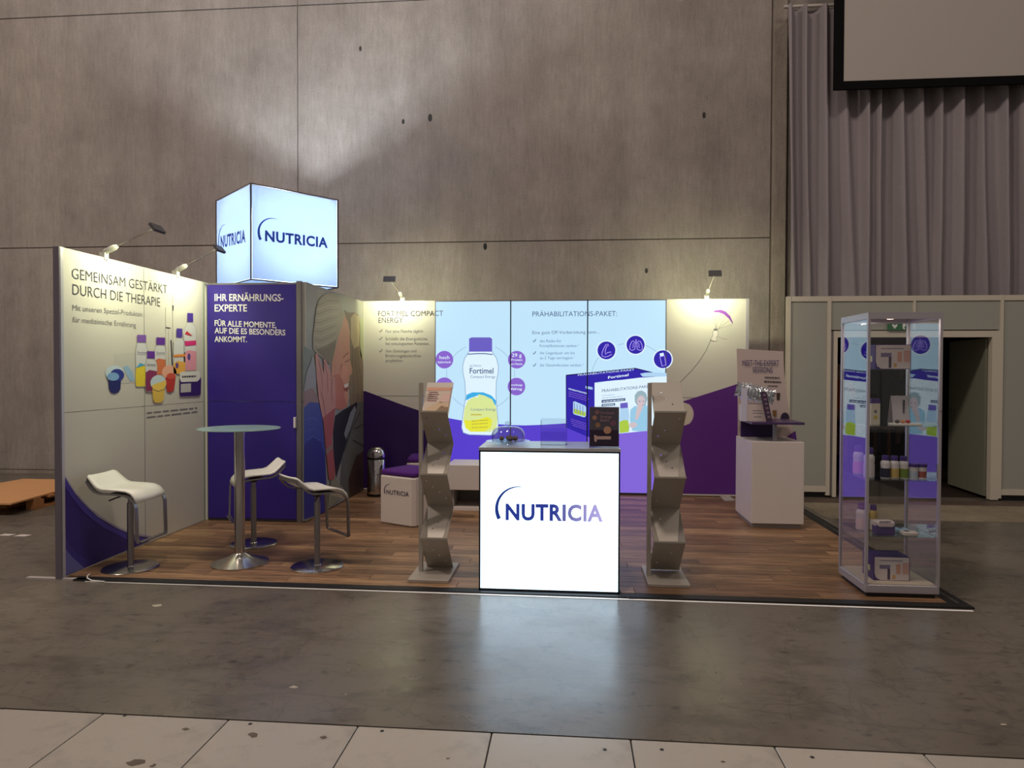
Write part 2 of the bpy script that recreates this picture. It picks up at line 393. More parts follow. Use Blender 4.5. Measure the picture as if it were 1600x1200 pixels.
# small dark drill marks on the tiles
for (u, v) in ((5, 1107), (195, 1118), (391, 1131), (597, 1142), (945, 1171), (1034, 1171), (1269, 1183)):
    p = onz(u, v, ZF+.003); MB().lathe([(.009, 0), (.007, .0012)], p, 10).build('drill_mark', BLACK, fl)
_r2 = random.Random(4)
for (u, v, r) in ((396, 1148, .022), (505, 1152, .014), (211, 1191, .03), (290, 1139, .014), (240, 1196, .012), (700, 1185, .008), (1130, 1190, .008)):
    p = onz(u, v, ZF+.0032); pts = [(p.x+r*_r2.uniform(.6, 1.5)*math.cos(2*PI*k/9), p.y+r*_r2.uniform(.5, 1.1)*math.sin(2*PI*k/9), p.z) for k in range(9)]
    MB().add(pts, [tuple(range(9))]).build('scuff_mark', mat('brown_scuff', (96, 84, 72), .7), fl)
for (u, v, r) in ((459, 1073, .02), (246, 946, .03), (1246, 984, .008), (1568, 1132, .012), (540, 1085, .006)):
    p = onz(u, v, ZF+.001); pts = [(p.x+r*_r2.uniform(.6, 1.4)*math.cos(2*PI*k/9), p.y+r*_r2.uniform(.4, 1.0)*math.sin(2*PI*k/9), p.z) for k in range(9)]
    MB().add(pts, [tuple(range(9))]).build('paint_fleck', mat('pale_fleck', (176, 166, 150), .7), fl)
MB().box(6.6, 14, 2.83, 3.75, ZF, ZF+.003).build('pale_screed_band', concrete('pale_screed', (128, 118, 98), (150, 138, 116), .85), fl)
MB().box(6.6, 14, 3.75, 4.05, ZF, ZF+.002).build('dark_screed_band', mat('brown_screed', (84, 70, 58), .6, var=.2), fl)
# concrete hall wall, cast panels with recessed joints
wb = MB().box(-12, 6.78, 5.02, 5.3, ZF, 10.5).build('wall_back', mat('joint_concrete', (112, 102, 94), .95)); tag(wb, 'tall board-marked concrete hall wall behind the booth', 'wall', kind='structure')  # darker backing concrete shows in the joints
for (x0, x1) in ((-12, -7.012), (-7.0, -.226), (-.214, 6.585)):
    for (z0, z1) in ((ZF+.06, 3.452), (3.466, 6.963), (6.977, 10.5)):
        MB().bbox(x0, x1, 5.0, 5.03, z0, z1, .004).build('concrete_panel', CONC, wb)
MB().box(-12, 6.58, 4.985, 5.04, ZF, ZF+.05).build('concrete_footing', PILLAR, wb)
pl = MB().bbox(6.6, 6.79, 4.95, 5.3, ZF, 10.5, .01).build('trim_1', PILLAR); tag(pl, 'narrow concrete pillar between hall wall and grey curtain', 'pillar', kind='structure')
# form-tie pits in the concrete
for (u, v, r) in ((630, 190, .03), (672, 184, .045), (1100, 180, .035), (758, 385, .04), (1010, 423, .03), (563, 76, .03)):
    p = ony(u, v, 5.0); b = MB(); b.sphere((p.x, 4.999, p.z), r, 10, 6, (.7, .05, 1.3)); b.build('tie_hole', BLACK, wb)
lt_ = MB().box(6.79, 14, 5.05, 5.3, 2.53, 10.5).build('wall_lintel', CONC); tag(lt_, 'concrete wall above the doorway behind the grey curtain', 'wall', kind='structure')
# closed dark box behind the doorway; walls and ceiling added to keep light out
rm = MB().box(6.79, 16, 15, 15.2, ZF, 6).build('wall_far', DARKROOM); tag(rm, 'added dark far wall seen through the open doorway', 'wall', kind='structure')
rs = MB().box(16, 16.2, 4.9, 15.2, ZF, 6).build('wall_right', DARKROOM); tag(rs, 'added unseen side wall keeping the room beyond the doorway dark', 'wall', kind='structure')
rl = MB().box(6.6, 6.79, 5.3, 15.2, ZF, 6).build('wall_left', DARKROOM); tag(rl, 'added unseen side wall behind the concrete pillar', 'wall', kind='structure')
rc = MB().box(6.80, 16.2, 4.18, 15.2, 2.49, 2.53).build('ceiling', DARKROOM); tag(rc, 'added unseen low ceiling that keeps light out behind the partition', 'ceiling', kind='structure')
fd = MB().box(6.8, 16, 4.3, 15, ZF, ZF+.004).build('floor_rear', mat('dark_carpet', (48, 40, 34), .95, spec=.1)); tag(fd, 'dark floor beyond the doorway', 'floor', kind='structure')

# ------------------------------------------------------------------ laminate booth floor: single planks
lam = thing('laminate_floor', (3.2, 2, ZF), 'brown oak laminate booth floor laid in long planks', 'floor')
pm = {}
y = .065; row = 0; PW = .1305
while y < 4.6:
    y1 = min(y+PW, 4.0); x = -.0; k = 0
    if y1-y < .03: break
    first = [.42, 1.02, .75, .2, .9][row % 5]
    x = 0.0
    while x < 6.40:
        x1 = min(x+(first if k == 0 else 1.29), 6.40); key = (round(x1-x, 3), round(y1-y, 3))
        if key not in pm:
            b = MB(); b.bbox(0, x1-x-.0025, 0, y1-y-.0025, 0, .013, .0016); o = b.build('plank', WOOD, lam)
            ORG[o.name] = Vector((0, 0, 0)); me = o.data
            for vtx in me.vertices: vtx.co += Vector((3.2, 2, ZF))
            pm[key] = me
        else: o = bpy.data.objects.new('plank', pm[key]); COL.objects.link(o); o.parent = lam
        o.location = (x-3.2, y-2, .0005); x = x1; k += 1
    y = y1; row += 1
MB().box(0, 6.40, .06, 4.0, ZF-.002, ZF+.001).build('underlay', BLKTRIM, lam)
MB().box(.1, 6.53, -.02, .062, ZF, ZF+.012).build('edge_trim', BLKTRIM, lam)
MB().box(6.402, 6.46, .06, 3.6, ZF, ZF+.012).build('edge_trim', BLKTRIM, lam)
MB().box(6.46, 6.475, .06, 3.6, ZF, ZF+.014).build('edge_trim_strip', mat('grey_rubber', (70, 68, 66), .6), lam)
MB().box(6.475, 6.53, .06, 3.6, ZF, ZF+.012).build('edge_trim', BLKTRIM, lam)
tp = MB().add([(.2, -.005, ZF+.002), (3.2, -.02, ZF+.002), (6.5, -.045, ZF+.002), (6.5, -.070, ZF+.002), (3.2, -.046, ZF+.002), (.2, -.030, ZF+.002)], [(0, 1, 4, 5), (1, 2, 3, 4)]).build('floor_tape', TAPE)
tag(tp, 'thin white tape line along the front edge of the booth floor', 'tape')

# ================================================================== booth walls
FL_ = Frame((0, L1, 0), (0, 1, 0))       # left wall face (x = 0), seen from +x: right axis = +y
FL_ = Frame((0, 0, 0), (0, 1, 0)); 
FD = Frame((0, L1, 0), (1, 0, 0)); FB = Frame((0, L2, 0), (1, 0, 0))
XP = 1.09; FP = Frame((XP, 0, 0), (0, 1, 0))
def post(b, x, y, h=H, s=.02): b.box(x-s, x+s, y-s, y+s, ZF, h)
# ---- left wall
lw = thing('graphic_wall', (0, 1, ZF), 'cream left booth wall printed with tube-feeding products and a violet swoosh', 'display wall')
for y0, y1 in ((.028, 1.005), (1.011, 1.985)):
    for z0, z1 in ((.01, 1.247), (1.253, 2.485)):
        MB().box(-.03, 0, y0, y1, z0, z1).build('wall_panel', WHITEW, lw)
b = MB(); b.box(-.045, .004, -.012, .026, ZF+.01, H); b.build('end_post', mat('lavender_grey_profile', (112, 104, 114), .45, .2), lw)
MB().box(0.0, .006, 0, .028, ZF+.01, H).build('post_edge', mat('pale_profile_edge', (190, 186, 192), .4, .3), lw)
b = MB(); b.box(-.03, .004, 1.988, 2.014, 0, H); b.build('corner_post', mat('pale_green_profile', (168, 178, 160), .4, .2), lw)
MB().box(-.03, 0, .028, 2.0, 2.486, H).build('top_rail', WHITEW, lw)
MB().box(-.03, 0, 1.0055, 1.0105, .01, 2.485).build('joint_strip', ALUD, lw)
MB().box(-.29, .22, -.01, .03, ZF, ZF+.012).build('foot_plate', mat('grey_foot_plate', (176, 170, 166), .45), lw)
# prints on the left wall
text(FL_, 'GEMEINSAM GESTÄRKT', (112, 435), (261, 459), 16.5, INK, lw, 2, -.006)
text(FL_, 'DURCH DIE THERAPIE', (113, 460), (250, 479), 16.5, INK, lw, 2, -.006)
text(FL_, 'Mit unseren Spezial-Produkten', (113, 484.5), (222, 494.5), 8.5, INKS, lw, 2, -.004)
text(FL_, 'für medizinische Ernährung', (113, 503), (212, 511.5), 8.5, INKS, lw, 2, -.004)
dashes(FL_, [(229, 646, 308, 638, 1.6), (229, 653, 308, 644, 1.6)], INKS, lw)
def pc(name, c): return mat('print_'+name, c, .5)
swo = [(98, 740), (107, 756), (117, 771), (128, 784), (140, 796), (153, 807.5), (168, 817), (184, 826), (201, 833.5), (216, 837.5), (236, 840), (232, 846), (96.9, 902)]
decal('violet_swoosh', FL_, swo, pc('indigo', (52, 36, 118)), lw, 1)
decal('swoosh_band', FL_, [(98, 742), (117, 773), (140, 798), (168, 819.5), (201, 836), (232, 842), (226, 848), (196, 842), (160, 824), (132, 802), (111, 776), (98, 755)], pc('violet_band', (74, 62, 158)), lw, 2)
lineprint('swoosh_rim', FL_, [(98, 739), (117, 769.5), (140, 794.5), (168, 815.5), (201, 832), (236, 838.5)], 2.2, pc('lilac', (168, 160, 196)), lw, 2)
decal('swoosh_highlight', FL_, [(97.5, 852), (112, 870), (131, 887), (97, 901)], pc('slate_blue', (104, 104, 168)), lw, 2)
decal('swoosh_shade', FL_, [(97.5, 836), (120, 866), (146, 880), (131, 887), (112, 870), (97.5, 852)], pc('mid_indigo', (60, 48, 132)), lw, 2)
def pbottle(c0, c1, bx0, bx1, y0, y1, capc, bodyc, lowc, lowy, lay, neck=0):
    x0, x1 = c0[0], c1[0]
    W_ = bx1-bx0; s = (y1-y0)
    out = [(x0+.5, y0), (x1-.5, y0+.6), (bx1-1, y0+.12*s), (bx1, y0+.25*s), (bx1-.6, y0+.55*s), (bx1, y0+.75*s), (bx1-.4, y1-1.2), (bx1-2, y1), (bx0+2, y1+.4), (bx0+.4, y1-1), (bx0, y0+.75*s), (bx0+.6, y0+.55*s), (bx0, y0+.25*s), (bx0+1, y0+.12*s)]
    pb_ = decal('printed_bottle', FL_, out, pc(*bodyc), lw, lay); lineprint('bottle_outline', FL_, out, .8, pc('outline_grey', (168, 164, 160)), pb_, lay+1, True)
    if lowc:
        t = (lowy-y0)/s
        decal('printed_label', FL_, [(bx0+.6, lowy+2), (bx0+W_*.35, lowy-2), (bx1-.6, lowy), (bx1-.2, y0+.75*s), (bx1-.8, y1-1.2), (bx1-2.2, y1-.4), (bx0+2.2, y1-.2), (bx0+.8, y1-1.2), (bx0+.2, y0+.75*s)], pc(*lowc), pb_, lay+1)
    decal('printed_cap', FL_, [(c0[0], c0[1]), (c1[0], c0[1]+.5), (c1[0], c1[1]), (c0[0], c1[1]-.4)], pc(*capc), pb_, lay+2)
VC = ('cap_violet', (122, 84, 168)); VC2 = ('cap_purple', (96, 48, 150)); OW = ('offwhite', (206, 206, 208))
decal('printed_carton', FL_, [(177.5, 553), (212, 551), (212, 598), (178, 600)], pc('carton_grey', (196, 194, 186)), lw, 1)
decal('printed_bowl', FL_, [(192, 573), (199, 571), (206, 580), (210, 594), (203, 596), (197, 585)], pc('pale_blue', (150, 186, 214)), lw, 2)
for xx, y0, y1 in ((258.5, 480, 576), (263, 515, 574), (269.5, 460, 556)): lineprint('printed_tube', FL_, [(xx, y0), (xx+.3, y1)], .7, LINE, lw, 2)
decal('printed_syringe', FL_, [(268.6, 477), (271, 477), (270.8, 485), (269.2, 486)], INK, lw, 3)
decal('printed_syringe', FL_, [(266, 531), (267.6, 531), (269.6, 570), (268, 571)], INK, lw, 3)
lineprint('printed_tube', FL_, [(258, 511.5), (266, 512.5)], 1.4, INK, lw, 3)
pbottle((292, 489), (301, 503.5), 286.5, 306.5, 503.5, 579, ('cap_blue_violet', (74, 50, 150)), OW, ('pink', (222, 150, 168)), 549, 3)
decal('printed_band', FL_, [(287.5, 533), (305.5, 532), (305.5, 539), (288, 540.5)], pc('magenta', (206, 48, 116)), lw, 5)
decal('printed_mark', FL_, [(288, 522), (291, 517), (300, 525), (295, 524)], pc('red', (196, 44, 60)), lw, 5)
disc('printed_emblem', FL_, (294.5, 557.5), 2.4, pc('emblem_violet', (96, 72, 140)), lw, 5, 5.5)
pbottle((275, 513), (284, 527.5), 270, 289, 527.5, 584, ('cap_blue_violet', (74, 50, 150)), OW, ('amber', (232, 172, 74)), 566, 4)
decal('printed_band', FL_, [(270.5, 554.5), (288.5, 553), (288.5, 557), (270.5, 558)], pc('orange', (226, 138, 52)), lw, 6)
disc('printed_emblem', FL_, (275.5, 571), 2.4, pc('emblem_violet', (96, 72, 140)), lw, 6, 4.4)
pbottle((213.5, 523), (227.5, 535), 211, 230, 535, 604, VC, OW, ('yellow', (228, 206, 52)), 573, 3)
decal('printed_wave', FL_, [(211.5, 575), (218, 567), (226, 570), (218, 573)], pc('sky_blue', (78, 168, 206)), lw, 5)
pbottle((243.5, 527), (257, 539), 240.5, 258.5, 539, 586, VC2, OW, ('rust', (206, 116, 72)), 562, 3)
pbottle((228.5, 548.5), (240.5, 560), 226, 244.5, 560, 611.5, VC2, OW, ('maroon', (136, 52, 92)), 580, 5)
text(FL_, 'Fortimel', (229, 571.5), (241.5, 571.5), 3.5, PURPD, lw, 8)
text(FL_, 'Fortimel', (213.5, 552.5), (228, 552.5), 3.5, PURPD, lw, 8)
text(FL_, 'Fortimel', (243.5, 553), (256.5, 553), 3.5, PURPD, lw, 8)
decal('printed_cup', FL_, [(168.5, 591), (188.5, 590), (187.5, 608), (184, 613), (178, 615), (172.5, 613), (169.5, 607)], pc('navy', (34, 38, 104)), lw, 4)
disc('printed_cup_lid', FL_, (178.5, 583), 14.5, pc('lid_pale', (196, 214, 224)), lw, 3, 12)
disc('printed_cup_lid', FL_, (182, 586), 11, pc('lid_blue', (42, 56, 146)), lw, 5, 9.5)
disc('printed_cup_lid', FL_, (175.5, 588.5), 9.5, pc('lid_light_blue', (128, 172, 216)), lw, 6, 6.5)
disc('printed_cup_lid', FL_, (263.5, 582), 11.5, pc('lid_salmon', (228, 170, 146)), lw, 5, 11)
decal('printed_cup', FL_, [(257.5, 590), (273.5, 589), (271, 609), (266, 613), (260, 612)], pc('brick_red', (186, 58, 48)), lw, 6)
disc('printed_cup_fruit', FL_, (266, 588), 7, pc('berry_red', (206, 84, 62)), lw, 7, 5)
decal('printed_cup', FL_, [(236.5, 607), (255.5, 606), (254.5, 624), (251, 629), (241.5, 629.5), (238, 625)], pc('custard', (226, 190, 84)), lw, 7)
disc('printed_cup_lid', FL_, (246, 598.5), 12.5, pc('lid_pale', (196, 214, 224)), lw, 8, 12.5)
decal('printed_cup_lid', FL_, [(234.5, 603), (242, 599), (250, 597), (257.5, 594), (258, 601), (254, 608), (246, 611), (238, 608)], pc('custard_lid', (236, 200, 92)), lw, 9)
decal('printed_box', FL_, [(279.5, 592), (313, 590), (312.5, 616), (309, 618), (282, 619), (279.5, 617)], pc('box_violet', (58, 34, 110)), lw, 7)
decal('printed_box_lid', FL_, [(281, 581), (309, 579.5), (311.5, 583), (311, 592), (307, 596), (282, 597), (279.5, 592), (279.5, 584)], pc('lid_white', (222, 220, 216)), lw, 8)
decal('printed_box_label', FL_, [(281, 600), (297, 599), (297, 612.5), (281, 613.5)], pc('label_grey', (190, 186, 190)), lw, 8)
dashes(FL_, [(283, 590, 305, 589, 2.6)], INK, lw, 9)

# ---- storage cabin: purple door front, photo wall, plain sides
cab = thing('storage_cabin', (.5, 3, ZF), 'booth storage cabin with violet door front and large print of a couple embracing', 'display wall')
dr = MB().box(.03, .985, L1+.004, L1+.035, 1.256, 2.47).build('door_panel_upper', PURP, cab)
dl = MB().box(.03, .985, L1+.004, L1+.035, .03, 1.25).build('door_panel_lower', PURP, cab)
MB().box(.03, .985, L1+.006, L1+.03, 0, .026).build('door_sill', ALUD, cab)
MB().box(.0, 1.0, L1+.006, L1+.035, 2.472, 2.49).build('door_head', ALU, cab)
q = FD.px(461.5, 660)
MB().bbox(q[0]-.012, q[0]+.012, L1-.026, L1+.004, q[1]-.055, q[1]+.055, .004).build('door_handle', mat('white_plastic', (228, 226, 226), .4), dr)
FD2 = Frame((0, L1+.004, 0), (1, 0, 0))
for s_, pL, pR, cp in (('IHR ERNÄHRUNGS-', (335.5, 470), (443, 470.5), 10.5), ('EXPERTE', (335.5, 486.5), (386, 486.5), 10.5), ('FÜR ALLE MOMENTE,', (335.5, 509), (432, 512.5), 8.5), ('AUF DIE ES BESONDERS', (335.5, 520.5), (446, 524), 8.5), ('ANKOMMT.', (335.5, 534), (386, 534.5), 8.5)):
    text(FD2, s_, pL, pR, cp, WHT, cab, 2, .016)
b = MB(); b.box(.992, 1.045, L1-.002, L1+.045, 0, H+.004); b.build('corner_post', ALU, cab)
for y0, y1 in ((L1+.02, 2.99), (2.995, L2-.01)):
    for z0, z1 in ((.01, 1.247), (1.253, 2.495)):
        MB().box(XP-.05, XP, y0, y1, z0, z1).build('photo_panel', mat('photo_backdrop_grey', (158, 160, 154), .5), cab)
MB().box(-.03, 0, L1+.04, L2, 0, H).build('side_panel', WHITEW, cab)
MB().box(-.03, XP, L2, L2+.03, 0, H).build('rear_panel', WHITEW, cab)
MB().box(.0, 1.06, 2.3, 2.36, 2.44, 2.5).build('cross_beam', ALU, cab); MB().box(.0, 1.06, 3.1, 3.16, 2.44, 2.5).build('cross_beam', ALU, cab)
def ph(name, pts, c, lay): decal(name, FP, pts, pc(*c), cab, lay)
def hx(cx, cy): return (453+cx/3.2, 437+cy/3.2)
def phc(name, pts, c, lay): ph(name, [hx(*p) for p in pts], c, lay)
def strand(pts, c, lay, wd=1.0): lineprint('photo_strand', FP, [hx(*p) for p in pts], wd, pc(*c), cab, lay)
phc('photo_blur', [(135, 45), (250, 75), (374, 112), (374, 600), (300, 600), (150, 300)], ('blur_beige', (172, 172, 158)), 1)
phc('photo_blur', [(66, 330), (120, 360), (110, 500), (66, 560)], ('blur_grey_green', (128, 140, 130)), 1)
phc('photo_blur', [(350, 200), (374, 180), (374, 420), (352, 380)], ('blur_leaf', (176, 182, 140)), 2)
phc('photo_partner_hair', [(268, 150), (295, 165), (318, 162), (342, 175), (350, 230), (350, 330), (362, 400), (372, 470), (374, 640), (300, 640), (292, 500), (300, 380), (296, 260)], ('hair_brown', (134, 116, 94)), 2)
phc('photo_partner_hair', [(303, 190), (322, 168), (344, 185), (347, 250), (344, 330), (320, 345), (302, 290)], ('hair_blond', (192, 174, 132)), 3)
for k in range(6): strand([(306+7*k, 350), (302+8*k, 430), (308+10*k, 520), (304+11*k, 600)], ('hair_strand', (108, 92, 74)) if k % 2 else ('hair_glint', (166, 148, 118)), 4, 1.1)
for k in range(4): strand([(306+8*k, 200+10*k), (312+8*k, 240), (308+9*k, 330)], ('hair_gold', (214, 196, 150)), 4, .9)
phc('photo_jacket', [(285, 660), (340, 612), (374, 610), (374, 1060), (285, 1100), (250, 1020), (262, 800)], ('jacket_grey', (104, 104, 96)), 3)
phc('photo_jacket_dark', [(226, 680), (260, 655), (335, 610), (330, 660), (290, 780), (256, 900), (230, 990), (218, 900), (215, 760)], ('jacket_dark', (34, 30, 36)), 4)
phc('photo_lapel', [(268, 770), (300, 665), (322, 630), (330, 650), (300, 745), (278, 800)], ('lapel', (134, 136, 138)), 5)
phc('photo_jacket_shade', [(290, 1000), (330, 880), (374, 850), (374, 1065), (296, 1092)], ('jacket_brown', (78, 58, 48)), 5)
for a in (((318, 745), (345, 735), (374, 715)), ((312, 800), (340, 815), (374, 835)), ((270, 860), (300, 760), (350, 660))): strand(a, ('fold_dark', (66, 64, 60)), 6, 1.8)
phc('photo_face', [(205, 440), (222, 330), (246, 230), (272, 178), (290, 215), (298, 262), (296, 330), (300, 372), (297, 400), (309, 440), (310, 468), (296, 480), (297, 500), (290, 520), (288, 560), (292, 590), (284, 635), (250, 652), (222, 640), (205, 560)], ('face_peach', (208, 150, 124)), 4)
phc('photo_face_shade', [(215, 480), (240, 470), (268, 520), (270, 580), (284, 635), (250, 652), (215, 640)], ('face_rose', (196, 120, 106)), 5)
phc('photo_cheek', [(246, 440), (276, 430), (290, 450), (280, 490), (255, 495)], ('cheek', (218, 152, 130)), 5)
phc('photo_mouth', [(264, 528), (291, 512), (290, 545), (284, 560), (268, 552)], ('lip_red', (146, 66, 62)), 6)
phc('photo_mouth', [(266, 526), (291, 514), (288, 535), (270, 542)], ('teeth', (228, 218, 208)), 7)
for a in (((264, 392), (276, 374), (290, 366)), ((272, 412), (288, 405), (294, 398)), ((258, 420), (250, 440), (254, 455))): strand(a, ('eye_shadow', (118, 74, 64)), 7, 1.4)
phc('photo_hair', [(112, 345), (112, 290), (120, 220), (128, 150), (142, 100), (172, 72), (205, 66), (235, 84), (252, 120), (270, 180), (256, 230), (238, 290), (226, 340), (212, 400), (200, 425), (180, 410), (160, 392), (135, 372)], ('hair_silver', (172, 162, 138)), 6)
phc('photo_hair_shade', [(128, 350), (180, 330), (228, 300), (222, 345), (208, 405), (196, 420), (165, 392)], ('hair_umber', (132, 120, 100)), 7)
for k in range(11): strand([(122-.6*k+abs(k-5)*1.2, 130+21*k), (150, 122+23*k), (190, 105+23*k), (246-2.6*k, 108+20*k)], (('hair_shadow', (146, 136, 114)), ('hair_light', (192, 184, 160)))[k % 2], 8, 1.3)
phc('photo_hand', [(122, 372), (132, 368), (150, 420), (166, 470), (164, 400), (172, 396), (196, 452), (208, 520), (208, 490), (220, 488), (224, 560), (224, 640), (214, 700), (206, 740), (170, 740), (158, 690), (140, 600), (128, 480)], ('hand_rose', (204, 146, 138)), 9)
phc('photo_forearm', [(160, 690), (222, 640), (212, 740), (206, 800), (222, 960), (215, 1000), (190, 1000), (176, 860), (168, 770)], ('arm_rose', (176, 92, 92)), 10)
for a in (((138, 400), (152, 470), (160, 540)), ((168, 410), (182, 480), (186, 560)), ((206, 500), (202, 560), (206, 610)), ((150, 560), (165, 620), (172, 680))): strand(a, ('finger_line', (164, 104, 98)), 11, 1.4)
phc('photo_sleeve', [(66, 560), (80, 470), (112, 380), (126, 440), (130, 520), (120, 560), (90, 610), (66, 625)], ('sleeve_grey', (156, 158, 164)), 5)
phc('photo_scarf', [(66, 560), (110, 540), (140, 590), (140, 625), (66, 640)], ('scarf_rose', (150, 122, 124)), 6)
phc('photo_dress', [(66, 640), (95, 612), (140, 616), (158, 690), (172, 860), (178, 1000), (176, 1160), (66, 1200)], ('dress_blue', (58, 72, 164)), 7)
phc('photo_dress_fold', [(66, 830), (110, 790), (150, 810), (172, 880), (178, 1000), (176, 1160), (66, 1198)], ('dress_deep_blue', (44, 46, 142)), 8)
for a in (((75, 700), (100, 690), (130, 700)), ((80, 760), (110, 745), (140, 770)), ((150, 690), (160, 800), (170, 860)), ((80, 800), (112, 782), (148, 806))): strand(a, ('dress_light', (92, 104, 192)), 9, 1.2)
phc('photo_bracelet', [(172, 850), (208, 820), (212, 838), (178, 876)], ('bracelet', (156, 128, 122)), 11)
phc('photo_skirt', [(200, 1010), (222, 955), (226, 1000), (262, 1040), (240, 1100), (186, 1150), (190, 1060)], ('skirt_sage', (146, 146, 126)), 9)

# ---- back wall with three backlit panels
bw = thing('backlit_wall', (3.5, L2, ZF), 'back booth wall with three glowing panels advertising a drink bottle and carton', 'display wall')
SX = [XR-.02-.99*k for k in (5, 4, 3, 2, 1, 0)]   # joints
for a, c in ((SX[0]+.0, SX[1]-.004), (SX[4]+.006, SX[5]-.004)):
    for z0, z1 in ((.01, 1.247), (1.253, 2.488)):
        MB().box(max(a, XP+.002), c, L2, L2+.03, z0, z1).build('wall_panel', WHITEW, bw)
    MB().box(max(a, XP+.002), c, L2, L2+.03, 2.49, H).build('top_rail', WHITEW, bw)
for k in (1, 2, 3):
    MB().box(SX[k]+.007, SX[k+1]-.007, L2+.002, L2+.05, .03, 2.486).build('light_panel', SKY, bw)
    MB().box(SX[k], SX[k+1], L2, L2+.06, 2.488, H).build('light_panel_frame', ALU, bw); MB().box(SX[k], SX[k+1], L2, L2+.06, 0, .028).build('light_panel_frame', ALUD, bw)
for k in (1, 4): MB().box(SX[k]-.004, SX[k]+.006, L2-.003, L2+.06, 0, H).build('frame_post', ALU, bw)
for k in (2, 3): MB().box(SX[k]-.0075, SX[k]+.0075, L2-.006, L2+.06, 0, H).build('frame_post', mat('navy_profile', (18, 26, 44), .4), bw)  # dark navy posts in the joints between backlit panels
MB().box(SX[5]-.004, XR+.012, L2-.01, L2+.06, 0, H).build('end_post', mat('pale_profile_edge', (190, 186, 192), .4, .3), bw)
MB().box(1.09, XR, L2+.03, L2+.09, 0, H-.03).build('rear_frame', ALUD, bw)
FB1 = Frame((0, L2, 0), (1, 0, 0)); FB2 = Frame((0, L2+.002, 0), (1, 0, 0))
# violet wave, cut at the panel joints
wave = [(570.8, 611), (600, 622), (630, 633), (655, 641.5), (680, 648), (702, 653.5), (721, 657), (760, 661.5), (796, 664), (820, 664.7), (850, 663.6), (884, 661.5), (919, 657.5), (960, 651), (1000, 643), (1043, 632.5), (1068, 626.7), (1110, 613.5), (1152, 600), (1163, 596)]
def wave_between(a, c):
    q = [FB1.px(*p) for p in wave]; out = []
    def zat(x):
        for (x0, z0), (x1, z1) in zip(q, q[1:]):
            if x0 <= x <= x1: return z0+(z1-z0)*(x-x0)/(x1-x0)
        return q[-1][1] if x > q[-1][0] else q[0][1]
    out = [(a, zat(a))]+[p for p in q if a < p[0] < c]+[(c, zat(c))]
    return out
for i, (a, c, m_, fr_) in enumerate(((XP+.004, SX[1]-.004, PURPD, FB1), (SX[1]+.007, SX[2]-.0075, EPURP, FB2), (SX[2]+.0075, SX[3]-.0075, EPURP, FB2), (SX[3]+.0075, SX[4]-.007, EPURL, FB2), (SX[4]+.006, SX[5]-.004, PURPM, FB1))):
    decal('violet_wave', fr_, wave_between(a, c)+[(c, .03), (a, .03)], m_, bw, 1, pix=False)
text(FB1, 'FORTIMEL COMPACT', (591, 494), (692.5, 493.5), 8, INK, bw, 4, -.004)
text(FB1, 'ENERGY', (591.5, 504.5), (629.5, 504), 8, INK, bw, 2, -.004)
def tick(fr, x, y, m, s=1): lineprint('tick_mark', fr, [(x, y-2*s), (x+1.8*s, y), (x+5*s, y-4.5*s)], 1.1, m, bw, 2)
for (x, y, s_, xe) in ((602.5, 519.5, 'Nur eine Flasche täglich', 661), (602.5, 531.5, 'Schließt die Energielücke', 667.5), (602.5, 539, 'bei onkologischen Patienten.', 671), (602.5, 550.5, 'Von Onkologen und', 650.5), (602.5, 558, 'Ernährungsfachkräften', 658), (602.5, 565.5, 'empfohlen', 629)):
    text(FB1, s_, (x, y), (xe, y), 4.4, INKS, bw, 2, -.004)
for y in (519, 531, 550): tick(FB1, 592.5, y, INKS)
# bottle on light panel
BT = [(734, 527.5), (769, 527.5), (769, 549), (771, 552.5), (776, 560), (778.7, 572), (778.5, 582), (775.5, 597), (775, 618), (777, 645), (778.5, 660), (778, 674), (772, 679), (765, 680), (733, 679), (724, 676), (721.5, 668), (723, 650), (727.5, 620), (726.5, 597), (723.3, 582), (723, 572), (726, 560), (731, 552.5), (733, 549)]
decal('printed_bottle', FB2, BT, EWHITE, bw, 2)
lineprint('printed_bottle_outline', FB2, BT[2:], 1.1, ELINE, bw, 3)
decal('printed_cap', FB2, [(733, 529), (737, 527.2), (766, 527.2), (769, 529.5), (769, 549.5), (733, 549.5)], ECAP, bw, 3)
lineprint('printed_cap_ring', FB2, [(731, 553.5), (745, 552.6), (758, 552.6), (770, 554)], 1.6, EINKS, bw, 4)
decal('printed_wave', FB2, [(727.5, 626), (729, 617), (738, 613), (755, 613), (768, 618), (775, 626), (775, 634), (760, 621), (746, 618), (735, 622)], ECYAN, bw, 3)
decal('printed_label', FB2, [(726, 638), (731, 626), (741, 620), (747, 621), (747, 616), (757, 618), (769, 624), (775, 636), (777.5, 655), (776, 668), (766, 675), (735, 674.5), (727, 668), (724, 655)], EYELP, bw, 4)
decal('printed_label', FB2, [(725, 656), (735, 657), (749, 655), (762, 651), (769, 656), (767, 668), (757, 674), (736, 674.5), (728, 669)], EYEL, bw, 5)
text(FB2, 'Fortimel', (734, 583.5), (771, 583.5), 8.5, EINK, bw, 5, .01)
text(FB2, 'NUTRICIA', (734, 573), (752, 573), 2.8, EINKS, bw, 5)
text(FB2, 'Compact Energy', (735, 590.5), (774, 590.5), 4, EINKS, bw, 5)
text(FB2, 'Compact Energy', (735.5, 641.5), (775, 641.5), 4, EINKS, bw, 6)
dashes(FB2, [(736, 649, 753, 649, 2.2), (737, 659, 763, 657, 1.6), (737, 663.5, 762, 662, 1.6), (737, 669, 762, 668, 1.6)], emit_mat('backlit_ochre', (190, 176, 60)), bw, 6)
